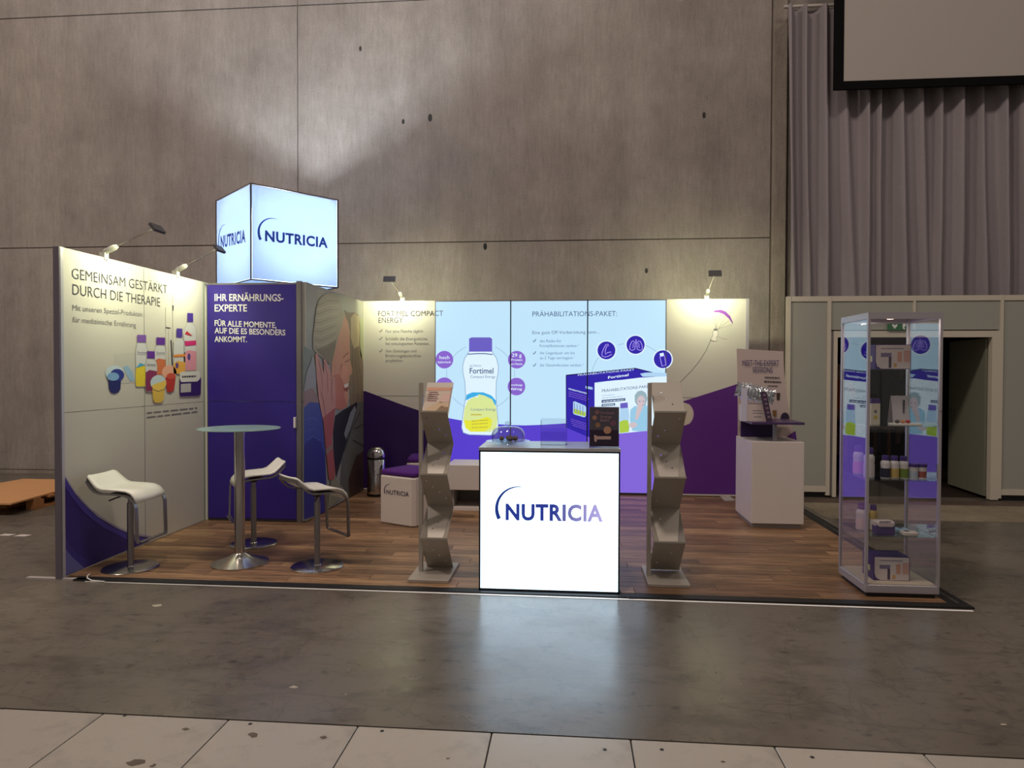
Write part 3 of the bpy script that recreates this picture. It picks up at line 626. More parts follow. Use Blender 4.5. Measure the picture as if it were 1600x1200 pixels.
# ring with claim circles
cq = (751, 591)
lineprint('orbit_line', FB2, arcpts(cq, 54, 115, 148, 8, 54), .7, ELINE, bw, 2)
lineprint('orbit_line', FB2, arcpts(cq, 54, 65, 32, 8, 54), .7, ELINE, bw, 2)
lineprint('orbit_line', FB2, [(698, 576), (698, 590)], .7, ELINE, bw, 2); lineprint('orbit_line', FB2, [(804, 577), (804, 589)], .7, ELINE, bw, 2)
lineprint('orbit_line', FB2, arcpts(cq, 54, 216, 246, 8, 50), .7, ELINE, bw, 2); lineprint('orbit_line', FB2, arcpts(cq, 54, 324, 296, 8, 50), .7, ELINE, bw, 2)
for (c, t) in (((694.5, 562), ['hoch', 'kalorisch']), ((694.5, 603.5), []), ((807.5, 562), ['29 g', 'Protein', 'pro Flasche']), ((807, 604), ['verordnungs-', 'fähig'])):
    if c[0] > 800:
        fr_ = FB1 if 0 else FB2
    else: fr_ = FB2
    disc('claim_circle', fr_, c, 13.8, ELAV, bw, 3)
    n = len(t)
    for i, s_ in enumerate(t):
        wd = min(20 if n == 2 else 17.5, 2.6*len(s_)+5); hh = 5.2 if i == 0 and n > 1 and c[1] < 600 else 3.4
        yy = c[1]+(-1 if n == 2 else -4.5)+i*6.4
        text(fr_, s_, (c[0]-wd/2, yy), (c[0]+wd/2, yy), hh, EWHITE, bw, 5, .01)
# right claim text
text(FB2, 'PRÄHABILITATIONS-PAKET:', (832, 494.5), (964, 493.8), 7.6, EINK, bw, 3, -.004)
text(FB2, 'Eine gute OP-Vorbereitung kann...', (832, 522), (936, 521), 4.8, EINK, bw, 3, -.006)
for (y, s_, xe) in ((534.8, 'das Risiko für', 877), (542.3, 'Komplikationen senken ¹', 905), (553.5, 'die Liegedauer um bis', 898), (561.3, 'zu 2 Tage verringern ¹', 898), (572.5, 'die Gesamtkosten senken ¹', 911.5)):
    text(FB2, s_, (843.5, y), (xe, y), 4.3, EINKS, bw, 3, -.002)
for y in (534.5, 553.5, 572.5): tick(FB2, 832.5, y, EINK)
# icon circles
IC = [((947.5, 547.5), 14), ((993, 538.8), 14.2)]
for c, r in IC: disc('icon_rim', FB2, c, r+1.8, EWHITE, bw, 2); disc('icon_circle', FB2, c, r, EIND, bw, 3)
disc('icon_rim', FB2, (1035.5, 561.3), 15.8, EWHITE, bw, 2)
disc('icon_circle', FB2, (1035.5, 561.3), 14, EIND, bw, 3)
lineprint('arm_icon', FB2, [(955, 550), (949, 551), (946, 554), (945.5, 549), (946.5, 545), (948, 541), (951, 540), (950, 538), (946.5, 538.5), (943, 545), (940.5, 552), (940.5, 556), (945, 558), (951, 556.5), (956, 553.5)], 1.2, emit_mat('backlit_lilac_line', (170, 150, 240)), bw, 5)
EL = emit_mat('backlit_lilac_line', (170, 150, 240))
lineprint('lung_icon', FB2, [(993.8, 530), (993.8, 536.5)], 1.4, EL, bw, 5)
for s in (-1, 1):
    lineprint('lung_icon', FB2, [(993.8+s*1.5, 536), (993.8+s*4, 532.5), (993.8+s*7, 534), (993.8+s*9.5, 540), (993.8+s*9.8, 546), (993.8+s*6, 547.5), (993.8+s*1.8, 545.5), (993.8+s*1.4, 540)], 1.2, EL, bw, 5, True)
    lineprint('lung_icon', FB2, [(993.8+s*4, 536), (993.8+s*5, 540), (993.8+s*3.4, 541), (993.8+s*6, 543.5)], 1.0, EL, bw, 5)
decal('bottle_icon', FB2, [(1030.5, 552.5), (1036.5, 551), (1037.5, 555.5), (1031.5, 557)], EWHITE, bw, 5)
lineprint('bottle_icon', FB2, [(1031, 557.5), (1038, 556), (1039, 561), (1040.5, 570), (1034.5, 572.3), (1032.5, 564)], 1.3, EL, bw, 5, True)
lineprint('orbit_line', FB2, arcpts((986, 590), 62, 172, 138, 8, 54), .7, ELINE, bw, 2); lineprint('orbit_line', FB2, arcpts((986, 590), 60, 110, 101, 4, 54), .7, ELINE, bw, 2); lineprint('orbit_line', FB2, arcpts((986, 590), 60, 70, 48, 6, 54), .7, ELINE, bw, 2)
# carton
decal('printed_carton_top', FB2, [(884.4, 586.4), (992.6, 575.6), (1020, 582), (1041.5, 586.5), (990, 592.5), (963, 594), (935, 597), (929, 598)], EIND, bw, 4)
decal('printed_carton_top_edge', FB2, [(884.4, 585.6), (992.6, 574.8), (1020, 581.6), (1016, 582), (992.6, 576.6), (884.4, 587.4)], EINDD, bw, 5)
decal('printed_carton_top_wave', FB2, [(1000, 584), (1008, 582.3), (1024, 581.8), (1041.5, 583), (1041.5, 588.5), (1004, 588.5)], EPALE, bw, 5)
text(FB2, 'PRÄHABILITATIONS-PAKET', (903, 587.5), (991, 578.8), 2.6, EWHITE, bw, 6)
text(FB2, 'Fortimel', (950, 592), (982, 587.5), 4, EWHITE, bw, 6, .02)
decal('printed_carton_side', FB2, [(884.4, 586.4), (929, 598), (929, 685), (917, 682), (884.6, 668)], EIND, bw, 4)
lineprint('printed_carton_edge', FB2, [(884.6, 586.5), (884.8, 668)], 1.2, EINDD, bw, 5)
decal('printed_carton_front', FB2, [(929, 598), (935, 599), (948, 595.5), (963, 594.6), (1000, 590), (1041.5, 588), (1041.5, 668), (1016, 672.5), (967, 677.5), (929, 684)], EWHITE, bw, 5)
text(FB2, 'PRÄHABILITATIONS-PAKET', (940.5, 613), (1017, 605.3), 4.4, EINK, bw, 7)
dashes(FB2, [(940.5, 618.6, 960, 617, .8), (940.5, 622.5, 972, 619.5, .8)], ELINE, bw, 7)
decal('printed_tag', FB2, [(940, 625), (977, 622), (977, 626), (940, 629.5)], EINK, bw, 7); decal('printed_tag', FB2, [(940, 631.5), (961, 630), (961, 633.5), (940, 635)], EINK, bw, 7)
dashes(FB2, [(942, 628, 975, 625, 1.2), (942, 633.8, 959, 632.6, 1.2)], EWHITE, bw, 8)
text(FB2, 'PRÄHABILITATIONS-PAKET', (888.5, 608.5), (917, 616), 2.2, EWHITE, bw, 6, .02)
dashes(FB2, [(888.5, 612.5, 917, 620, .9), (888.5, 615.5, 920, 624, .9), (888.5, 618.8, 916, 626, .9)], ELAV, bw, 6)
dashes(FB2, [(915, 607, 926, 609, 4)], EPALE, bw, 6)
decal('printed_bottle_pack', FB2, [(895.5, 628), (898, 627), (914.5, 634), (916, 637), (915.5, 650), (913, 652), (897, 647.5), (895.3, 645)], EPALE, bw, 6)
decal('printed_bottle_pack_label', FB2, [(896.3, 638), (915.2, 644.5), (915, 650.5), (896.3, 646)], EGREEN, bw, 7)
for k in range(4): lineprint('printed_bottle_pack_line', FB2, [(897.5+4.4*k, 629.5+1.7*k), (897.5+4.4*k, 644+1.5*k)], .9, ECAP, bw, 8)
dashes(FB2, [(892, 655, 916, 662.5, .9), (892, 658, 916, 665.5, .9), (893, 661.5, 916, 668.5, .9), (895, 665, 916, 671.5, .9)], ELAV, bw, 6)
# woman and bottle on the carton front
decal('printed_shirt', FB2, [(985, 640), (992, 634), (1000, 636), (1008, 632), (1018, 640), (1018, 671.5), (1000, 674), (988, 673), (984, 656)], ESHIRT, bw, 6)
decal('printed_hair', FB2, [(992, 628), (991.5, 618), (996, 611.5), (1003, 610), (1009, 614), (1011.5, 622), (1009, 632), (1003, 636), (996, 634)], EHAIR, bw, 7)
disc('printed_face', FB2, (1001.5, 626.5), 6.2, ESKIN, bw, 8, 8.5)
for x in (999.5, 1005): disc('printed_eye', FB2, (x, 627), 1.1, EINKS, bw, 9, .8)
lineprint('printed_mouth', FB2, [(1000, 632.5), (1002.5, 633.5), (1005, 632)], .8, emit_mat('backlit_lip', (180, 120, 140)), bw, 9)
decal('printed_hand', FB2, [(996, 633), (1002, 631), (1005, 636), (1001, 644), (996, 656), (992, 655), (994, 643)], ESKIN, bw, 10)
decal('printed_hand', FB2, [(983, 661), (992, 659), (996, 664), (990, 669), (983, 667)], ESKIN, bw, 10)
decal('printed_bottle', FB2, [(969, 637), (981, 636), (982.5, 642), (983, 650), (982, 660), (983.5, 670), (982.5, 675), (968, 677), (967.5, 660)], EPALE, bw, 11)
decal('printed_cap', FB2, [(969, 630), (980.5, 628.8), (981, 637), (969, 638)], ECAP, bw, 12)
decal('printed_label', FB2, [(967.6, 659), (975, 656), (981.5, 657), (983, 668), (982, 674.5), (968, 676.5)], EGREEN, bw, 12)
# parachuting bottle on the cream panel
decal('parachute', FB1, [(1113, 487), (1119, 484.5), (1127, 484), (1134, 487), (1141, 494), (1145, 504), (1145, 506.5), (1139, 498), (1131, 491), (1123, 488), (1115, 487.6)], pc('parachute_violet', (128, 66, 162)), bw, 1)
for x, y in ((1113, 487.5), (1118.5, 487.5), (1126, 489.5), (1134, 495), (1140, 500), (1145, 507)): lineprint('parachute_line', FB1, [(x, y), (1118.5 if x < 1130 else 1122, 514)], .5, LINE, bw, 1)
decal('drawn_bottle', FB1, [(1115.5, 516), (1121.5, 516), (1122, 523), (1119.5, 527), (1120, 533), (1112, 532.5), (1110.5, 530), (1114, 524), (1113, 520)], pc('drawn_white', (226, 220, 214)), bw, 2)
lineprint('drawn_bottle_outline', FB1, [(1115.5, 516), (1121.5, 516), (1122, 523), (1119.5, 527), (1120, 533), (1112, 532.5), (1110.5, 530), (1114, 524), (1113, 520)], .6, INKS, bw, 3, True)
decal('drawn_bottle_cap', FB1, [(1115.5, 513.5), (1121, 513.5), (1121.6, 516.5), (1115, 516.5)], INKS, bw, 3)
lineprint('tether_line', FB1, [(1111, 530), (1103, 548), (1093, 564), (1080, 580), (1063, 597)], .9, INKS, bw, 1)
lineprint('tether_line', FB1, [(1123, 526), (1128, 529), (1136, 530)], .7, LINE, bw, 1)
disc('cream_circle', FB1, (1067, 647), 16, pc('circle_cream', (206, 196, 178)), bw, 2, 18)
lineprint('circle_rim', FB1, arcpts((1067, 647), 16.4, 60, -60, 14, 18.4), 1.2, pc('rim_lilac', (190, 160, 190)), bw, 3)

# ---- clip-on lamps
def arm_lamp(base, tip, label, out, tilt=.62, power=10, spread=150):
    """clamp on wall top, swivel body, thin arm, flat LED head facing the wall"""
    base, tip, out = Vector(base), Vector(tip), Vector(out).normalized(); side = Vector((-out.y, out.x, 0))
    r = thing('arm_lamp', base, label, 'lamp', 'clip-on arm lamps on the booth walls')
    MB().box(base.x-.025, base.x+.025, base.y-.025, base.y+.025, base.z-.03, base.z+.03).build('clamp', mat('silver_lamp_paint', (196, 194, 186), .4, .3), r)
    d = (tip-(base+Vector((0, 0, .03)))); p0 = base+Vector((0, 0, .03)); p1 = p0+d*.27
    MB().tube([p0, p0+d*.05, p0+d*.22, p1], [.016, .024, .024, .014], 12).build('swivel_body', MATS['silver_lamp_paint'], r, True)
    MB().tube([p1, tip], [.007, .009], 8).build('arm', STEEL, r, True)
    dn = Vector((0, 0, -1))*tilt-out*math.sqrt(1-tilt*tilt)   # head looks back and down at the wall
    dn.normalize(); t_ = side.cross(dn).normalized(); c = tip+out*.03-dn*.0
    MB().obox(c-side*.075-t_*.035-dn*.012, side*.15, t_*.07, dn*.024).build('lamp_head', mat('lamp_head_grey', (74, 72, 74), .5), r); hd_ = [c_ for c_ in r.children if c_.name.startswith('lamp_head')][0]
    q = c+dn*.0125; MB().obox(q-side*.065-t_*.028, side*.13, t_*.056, dn*.001).build('led_face', LED, hd_)
    l = bpy.data.lights.new('lamp_light', 'AREA'); l.shape = 'RECTANGLE'; l.size = .13; l.size_y = .056; l.energy = power; l.color = (.97, 1.0, .64); l.spread = math.radians(spread)
    o = bpy.data.objects.new('lamp_light', l); COL.objects.link(o); o.parent = r; o.location = q+dn*.008-base; o.rotation_euler = dn.to_track_quat('-Z', 'Y').to_euler()
    return r
arm_lamp((-.015, .506, 2.515), (.42, .506, 2.735), 'silver arm lamp nearest the front of the left booth wall', (1, 0, 0))
arm_lamp((-.015, 1.529, 2.515), (.398, 1.529, 2.753), 'silver arm lamp on the left booth wall, overlapping the lit cube', (1, 0, 0))
arm_lamp((1.62, 3.985, 2.515), (1.575, 3.52, 2.72), 'arm lamp on the back wall above the drink bullet points', (0, -1, 0), .30, 11.5, 132)
arm_lamp((5.526, 3.985, 2.515), (5.53, 3.52, 2.752), 'arm lamp on the back wall above the parachute drawing', (0, -1, 0), .30, 11.5, 132)

# ---- lit cube sign on the cabin
TH = .833; cx_, cy_ = .488, 2.06; ax = Vector((math.cos(TH), math.sin(TH), 0)); ay = Vector((-math.sin(TH), math.cos(TH), 0)); o0 = Vector((cx_, cy_, 2.531))
cs = thing('cube_sign', (.454, 2.77, 2.5), 'glowing cube sign lettered on its sides, standing on the storage cabin', 'sign')
cor = [o0, o0+ax, o0+ax+ay, o0+ay]
for k in range(4):
    p, q = cor[k], cor[(k+1) % 4]; d = q-p; n = Vector((d.y, -d.x, 0))
    MB().obox(p+d*.012+Vector((0, 0, .012))-n*.004, d*.976, n*.004, Vector((0, 0, .976))).build('light_panel', OPAL, cs)
b = MB()
for k in range(4):
    p, q = cor[k], cor[(k+1) % 4]; MB().tube([p-Vector((0, 0, .004)), p+Vector((0, 0, 1.004))], .009, 8).build('edge_profile', ALUD, cs)
    for z in (0, 1): MB().tube([p+Vector((0, 0, z)), q+Vector((0, 0, z))], .007, 8).build('edge_profile', ALUD, cs)
MB().add([c+Vector((0, 0, .01)) for c in cor]+[c+Vector((0, 0, .006)) for c in cor], [(0, 1, 2, 3), (4, 7, 6, 5)]).build('bottom_panel', OPAL, cs)
MB().lathe([(.12, 2.5), (.12, 2.534)], (.454, 2.77, 0), 20).build('turntable', ALUD, cs)
MB().tube([(.454, 2.77, 2.53), (.454, 2.77, 3.0), (.55, 2.77, 3.09)], .010, 8).build('lamp_stem', ALU, cs)
l = bpy.data.lights.new('cube_light', 'POINT'); l.energy = 520; l.color = (.80, .90, 1.0); l.shadow_soft_size = .075
lo = bpy.data.objects.new('cube_light', l); COL.objects.link(lo); lo.parent = cs; lo.location = (.096, 0, .62)
MB().sphere((.55, 2.77, 3.14), .02, 12, 8).build('bulb', emit_mat('bulb_glass', (230, 240, 255), 4), cs)
FR = Frame(o0, ax); FLf = Frame(o0+ay, -ay)
logo(FR, (414, 376), (512, 387), 15.5, LOGO if 0 else LOGON, LOGON, cs)
logo(FLf, (345, 387), (384, 377.5), 17, LOGON, LOGON, cs)

# ================================================================== furniture
# ---- backlit counter
cn = thing('counter', (3.67, .28, ZF), 'white backlit reception counter with a brand name across its glowing front', 'counter')
X0, X1, Y0, Y1, ZT = 3.172, 4.176, .034, .52, 1.026
MB().box(X0+.012, X1-.012, Y0, Y0+.012, .012, ZT-.032).build('light_panel', COUNTERW, cn); lp_ = cn.children[0]
for x in (X0, X1-.012): MB().box(x, x+.012, Y0+.03, Y1-.02, .02, ZT-.035).build('side_panel', CUBEW, cn)
MB().box(X0, X1, Y1-.02, Y1-.004, .02, ZT-.03).build('rear_panel', CUBEW, cn)
b = MB()
for x in (X0, X1-.011): b.box(x, x+.011, Y0-.004, Y0+.03, ZF, ZT-.02); b.box(x, x+.011, Y1-.02, Y1, ZF, ZT-.02)
b.box(X0, X1, Y0-.004, Y0+.03, ZF, .011); b.box(X0, X1, Y0-.004, Y0+.03, ZT-.032, ZT-.02)
b.build('frame', mat('black_counter_frame', (14, 16, 18), .4), cn)
MB().box(X0-.003, X1+.003, Y0-.006, Y1+.003, ZT-.02, ZT).build('counter_top', mat('glossy_counter_top', (176, 176, 178), .16, spec=.6), cn)
FC = Frame((0, Y0, 0), (1, 0, 0)); logo(FC, (790, 811.5), (942, 814), 23.5, LOGOE, LOGON, lp_)

# cloche on a stand
p = onz(796, 690, ZT+.0); cc = Vector((p.x, .30, ZT)); cc.x = ony(794, 690, .30).x
cl = thing('cake_dome', cc, 'clear glass cake dome on a glass plate on the counter', 'cake dome')
MB().lathe([(.06, 0), (.055, .006), (.15, .014), (.168, .02), (.165, .024), (.05, .018)], cc, 40).build('plate', CLOCHE, cl, True)
rd = [(.125, .024), (.127, .05), (.123, .085), (.108, .112), (.08, .127), (.04, .133), (.004, .134)]
MB().lathe(rd+[(.004, .131), (.04, .13), (.078, .124), (.105, .109), (.119, .084), (.122, .05), (.121, .024)], cc, 40).build('dome', CLOCHE, cl, True)
MB().lathe([(.008, .134), (.009, .142), (.024, .15), (.026, .16), (.018, .168), (.004, .17)], cc, 20).build('knob', CLOCHE, cl, True)
for k, (dx, dy, r) in enumerate(((.02, -.02, .022), (.055, .0, .02), (-.05, .01, .018), (.0, .03, .02))):
    o = MB().sphere((cc.x+dx, cc.y+dy, ZT+.024+r*.9), r, 12, 8).build('energy_ball', mat('brown_snack', (112, 82, 60), .9, var=.3, scale=60), None, True)
    tag(o, ['round brown snack ball in front under the cake dome', 'round brown snack ball rightmost under the cake dome', 'round brown snack ball leftmost under the cake dome', 'round brown snack ball rearmost under the cake dome'][k], 'snack', 'snack balls under the cake dome')
# acrylic leaflet holder
ha = ony(845, 694, .30); hb = ony(886, 694, .30); ht = ony(845, 656, .30).z
hd = thing('leaflet_holder', ((ha.x+hb.x)/2, .3, ZT), 'empty clear acrylic leaflet holder standing on the counter', 'leaflet holder')
MB().box(ha.x, hb.x, .33, .333, ZT+.003, ht+.01).build('back_plate', ACRYL, hd); MB().box(ha.x, hb.x, .27, .273, ZT+.003, ZT+.10).build('front_plate', ACRYL, hd)
for x in (ha.x, hb.x-.004): MB().box(x, x+.004, .273, .33, ZT+.003, ht).build('side_plate', ACRYL, hd)
MB().box(ha.x, hb.x, .25, .35, ZT, ZT+.003).build('base_plate', ACRYL, hd)
# counter sign
sa = ony(921, 699, .12); sb = ony(967, 701, .12); st = ony(921, 636, .12)
sg = thing('counter_sign', ((sa.x+sb.x)/2, .12, ZT), 'dark plum snack sign in an acrylic frame on the counter corner', 'sign')
MB().box(sa.x-.004, sb.x+.004, .12, .124, ZT+.004, st.z+.006).build('acrylic_frame', ACRYL, sg); MB().box(sa.x, sb.x, .126, .130, ZT+.006, st.z).build('card', mat('plum_card', (60, 32, 62), .5), sg)
MB().box(sa.x-.004, sb.x+.004, .10, .17, ZT, ZT+.004).build('base_plate', ACRYL, sg)
FS = Frame((0, .118, 0), (1, 0, 0))
text(FS, 'Fortimel', (938.5, 647), (959.5, 647), 4, mat('dusty_rose_ink', (168, 128, 138), .6), sg, 1); text(FS, 'Energy', (938.5, 653), (956, 653), 4, MATS['dusty_rose_ink'], sg, 1); text(FS, 'Balls', (938.5, 658.5), (951.5, 658.5), 4, MATS['dusty_rose_ink'], sg, 1)
for (x, y, r, c) in ((933, 644, 3.6, (132, 92, 104)), (929, 652.5, 3.6, (164, 118, 104)), (934, 664, 4, (146, 108, 84)), (958, 661, 4.6, (116, 76, 98)), (949, 672, 6, (186, 140, 112))): disc('printed_snack', FS, (x, y), r, mat('snack_print_%d_%d' % c[:2], c, .6), sg, 1)
decal('printed_bar', FS, [(931, 681.5), (954.5, 681.5), (954.5, 686.5), (931, 686.5)], mat('pale_rose_print', (190, 158, 150), .6), sg, 1)
decal('printed_roller', FS, [(928, 679.5), (932, 680), (932.5, 690), (929, 690)], MATS['pale_rose_print'], sg, 2)

# ---- bar table
tc = Vector((1.14, .51, 0))
bt = thing('bar_table', tc, 'round glass-topped bar table on a brushed steel column', 'table')
MB().lathe([(.225, 0), (.225, .012), (.20, .02), (.10, .055), (.046, .085), (.042, .09)], tc, 48).build('base', STEEL, bt, True)
MB().lathe([(.041, .06), (.041, 1.085)], tc, 32).build('column', STEEL, bt, True)
MB().lathe([(.09, 1.085), (.09, 1.096)], tc, 24).build('mounting_disc', STEEL, bt, True)
MB().lathe([(.30, 1.097), (.318, 1.099), (.32, 1.103), (.318, 1.107), (.30, 1.109)], tc, 64).build('table_top', FROST, bt, True)
# ---- bar stools
def make_stool():
    r = thing('bar_stool', (0, 0, 0), 'x', 'stool', 'white bar stools around the glass table')
    MB().lathe([(.205, 0), (.207, .006), (.2, .012), (.03, .014), (.026, .02)], (0, 0, 0), 48).build('base', STEEL, r, True)
    MB().lathe([(.024, .012), (.024, .52), (.018, .522), (.018, .575)], (0, 0, 0), 20).build('column', STRAP, r, True)
    MB().lathe([(.03, .565), (.045, .60), (.045, .612)], (0, 0, 0), 20).build('mount', ALUD, r, True)
    MB().tube([(0, -.03, .595), (-.05, -.10, .575), (-.08, -.14, .56)], .006, 8).build('lever', ALUD, r, True)
    prof = [(-.255, .742), (-.24, .733), (-.188, .682), (-.155, .654), (-.115, .640), (.03, .634), (.085, .628), (.125, .612), (.152, .582), (.165, .545)]
    b = MB(); ws = [.29, .335, .36, .37, .37, .37, .37, .37, .37, .37]
    vs = []; n = 9
    for (x, z), w_ in zip(prof, ws):
        for j in range(n):
            t = -1+2*j/(n-1); vs.append((x, t*w_/2, z+.006*t*t))
    m = len(prof); fs = [(i*n+j, i*n+j+1, i*n+n+j+1, i*n+n+j) for i in range(m-1) for j in range(n-1)]
    b.add(vs, fs)
    o = b.build('seat', SEAT, r, True); sm = o.modifiers.new('thickness', 'SOLIDIFY'); sm.thickness = .014; sm.offset = 1
    for s in (-1, 1):
        y = s*.185
        pts = [(-.236, y*.88, .718), (-.188, y, .669), (-.155, y, .641), (-.115, y, .627), (.03, y, .621), (.09, y, .614), (.135, y, .595), (.165, y, .56), (.178, y, .51), (.184, y, .29), (.186, y*.985, .265), (.189, y*.93, .247), (.191, y*.86, .242)]
        MB().strip(pts, (0, .036, 0), .011).build('side_strap', STRAP, r, True)
    MB().strip([(.191, -.162, .242), (.191, 0, .242), (.191, .162, .242)], (.034, 0, 0), .011).build('footrest', STRAP, r, True)
    MB().strip([(-.240, -.16, .722), (-.242, 0, .722), (-.240, .16, .722)], (0, 0, .022), .008).build('back_strap', STRAP, r, True)
    MB().box(-.06, .06, -.185, .185, .612, .622).build('cross_plate', ALUD, r)
    return r
s0 = make_stool()
for i, (x, y, a, lb) in enumerate(((.338, .305, 0, 'white bar stool against the left wall with the violet swoosh behind it'), (.962, 1.12, 215, 'white bar stool behind the glass table, in front of the violet door'), (1.80, .485, 47, 'white bar stool to the right of the glass table, back turned to it'))):
    o = s0 if i == 0 else copy_tree(s0); o.location = (x, y, 0); o.rotation_euler = (0, 0, math.radians(a)); o['label'] = lb

# ---- upholstered cube seats
def cube_stool(loc, rz, label, w=.47, h=.50, marks=True):
    r = thing('cube_stool', (0, 0, 0), label, 'stool', 'white cube stools with violet cushions'); b = MB(); b.bbox(-w/2, w/2, -w/2, w/2, .0, h, .03)
    b.build('body', CUBEW, r)
    b = MB(); b.bbox(-w/2+.004, w/2-.004, -w/2+.004, w/2-.004, h+.001, h+.055, .03); o = b.build('cushion', VEL, r, True)
    if marks:
        for A, n in (((1, 0, 0), 0), ((0, 1, 0), 1)):
            fr = Frame((-w/2, -w/2, 0), A) if n == 0 else Frame((w/2, -w/2, 0), A)
            vs, fs = text_mesh('NUTRICIA', .012, 1.05); x0 = min(v[0] for v in vs); x1 = max(v[0] for v in vs); k = .30/(x1-x0)
            bb = MB(); bb.add([fr.P(.105+(v[0]-x0)*k, .31+v[1]*k*1.0, .002) for v in vs], fs); bb.build('brand_lettering', LOGO, r)
            nn = 22; o_, i_ = [], []
            for q in range(nn+1):
                t = q/nn; a = math.radians(207-137*t); th = .0126*(1-t)**.8
                for lst, rr in ((o_, .072), (i_, .072-th)): lst.append((.144+rr*math.cos(a), .3415+rr*math.sin(a)))
            bb = MB(); bb.add([fr.P(v[0], v[1], .002) for v in o_+i_], [(i, i+1, nn+2+i, nn+1+i) for i in range(nn)]); bb.build('brand_arc', LOGO, r)
    r.location = loc; r.rotation_euler = (0, 0, rz); return r
# near corner (2.265,1.89): left face runs to (1.84,2.12)
aL = Vector((2.265-1.835, 1.89-2.105, 0)); rz = math.atan2(aL.y, aL.x); ca, sa_ = math.cos(rz), math.sin(rz)
w_ = .47; C_ = Vector((2.262, 1.885, 0))+Vector((-ca*w_/2-sa_*w_/2*1, -sa_*w_/2+ca*w_/2, 0))
cube_stool((C_.x, C_.y, 0), rz, 'white cube stool with violet cushion and brand print beside the leaflet rack')
q = onz(668, 712, .5)
cube_stool((2.12, 3.30, 0), math.radians(8), 'white cube stool with violet cushion half hidden behind the leaflet rack', w=.5, marks=False)
# low white table behind the counter
lt = thing('low_table', (3.0, 3.05, 0), 'low white table with an open base behind the counter', 'table')
MB().bbox(2.42, 3.5, 2.80, 3.3, .23, .515, .01).build('top_block', CUBEW, lt)
for x in (2.46, 2.80, 3.14, 3.42): MB().box(x, x+.04, 2.86, 3.26, .03, .23).build('leg_panel', mat('grey_table_panel', (150, 144, 138), .5), lt)
MB().box(2.44, 3.48, 2.80, 3.28, 0, .03).build('base_board', CUBEW, lt)
MB().box(2.46, 3.46, 3.26, 3.275, .03, .23).build('rear_board', MATS['grey_table_panel'], lt)

# ---- waste bin
bc = onz(588, 776); bc = Vector((1.375, 3.62, 0))
bn = thing('waste_bin', bc, 'polished steel waste bin with dome lid in the booth corner', 'bin')
MB().lathe([(.12, 0), (.125, .03)], bc, 32).build('base_ring', BLACK, bn, True)
MB().lathe([(.118, .03), (.12, .05), (.12, .46), (.116, .465)], bc, 40).build('body', CHROME, bn, True)
MB().lathe([(.122, .468), (.123, .49)], bc, 40).build('collar', BLACK, bn, True)
MB().lathe([(.122, .49), (.12, .53), (.105, .575), (.07, .61), (.03, .622), (.003, .624)], bc, 40).build('dome_lid', CHROME, bn, True)
MB().add([(bc.x-.06, bc.y-.1212, .50), (bc.x+.03, bc.y-.123, .50), (bc.x+.03, bc.y-.105, .57), (bc.x-.05, bc.y-.105, .57)], [(0, 1, 2, 3)]).build('push_flap', STEEL, bn)

# ---- zigzag leaflet racks
def plate_mesh(w, L, holes, th=.004, nar=0):
    """sheet in local (x across, y along) with punched holes, as vertices/faces"""
    cu = bpy.data.curves.new('tmp', 'CURVE'); cu.dimensions = '2D'; cu.fill_mode = 'BOTH'; cu.extrude = th/2
    sp = cu.splines.new('POLY'); sp.points.add(3)
    for k, (a, b_) in enumerate(((0, 0), (w, 0), (w-nar, L), (nar, L))): sp.points[k].co = (a, b_, 0, 1)
    sp.use_cyclic_u = True
    for (hx, hy) in holes:
        sp = cu.splines.new('POLY'); sp.points.add(9)
        for k in range(10): sp.points[k].co = (hx+.0065*math.cos(2*PI*k/10), hy+.0065*math.sin(2*PI*k/10), 0, 1)
        sp.use_cyclic_u = True
    t = bpy.data.objects.new('tmp', cu); COL.objects.link(t); me = t.to_mesh(); vs = [tuple(v.co) for v in me.vertices]; fs = [tuple(p.vertices) for p in me.polygons]
    t.to_mesh_clear(); bpy.data.objects.remove(t); bpy.data.curves.remove(cu); return vs, fs
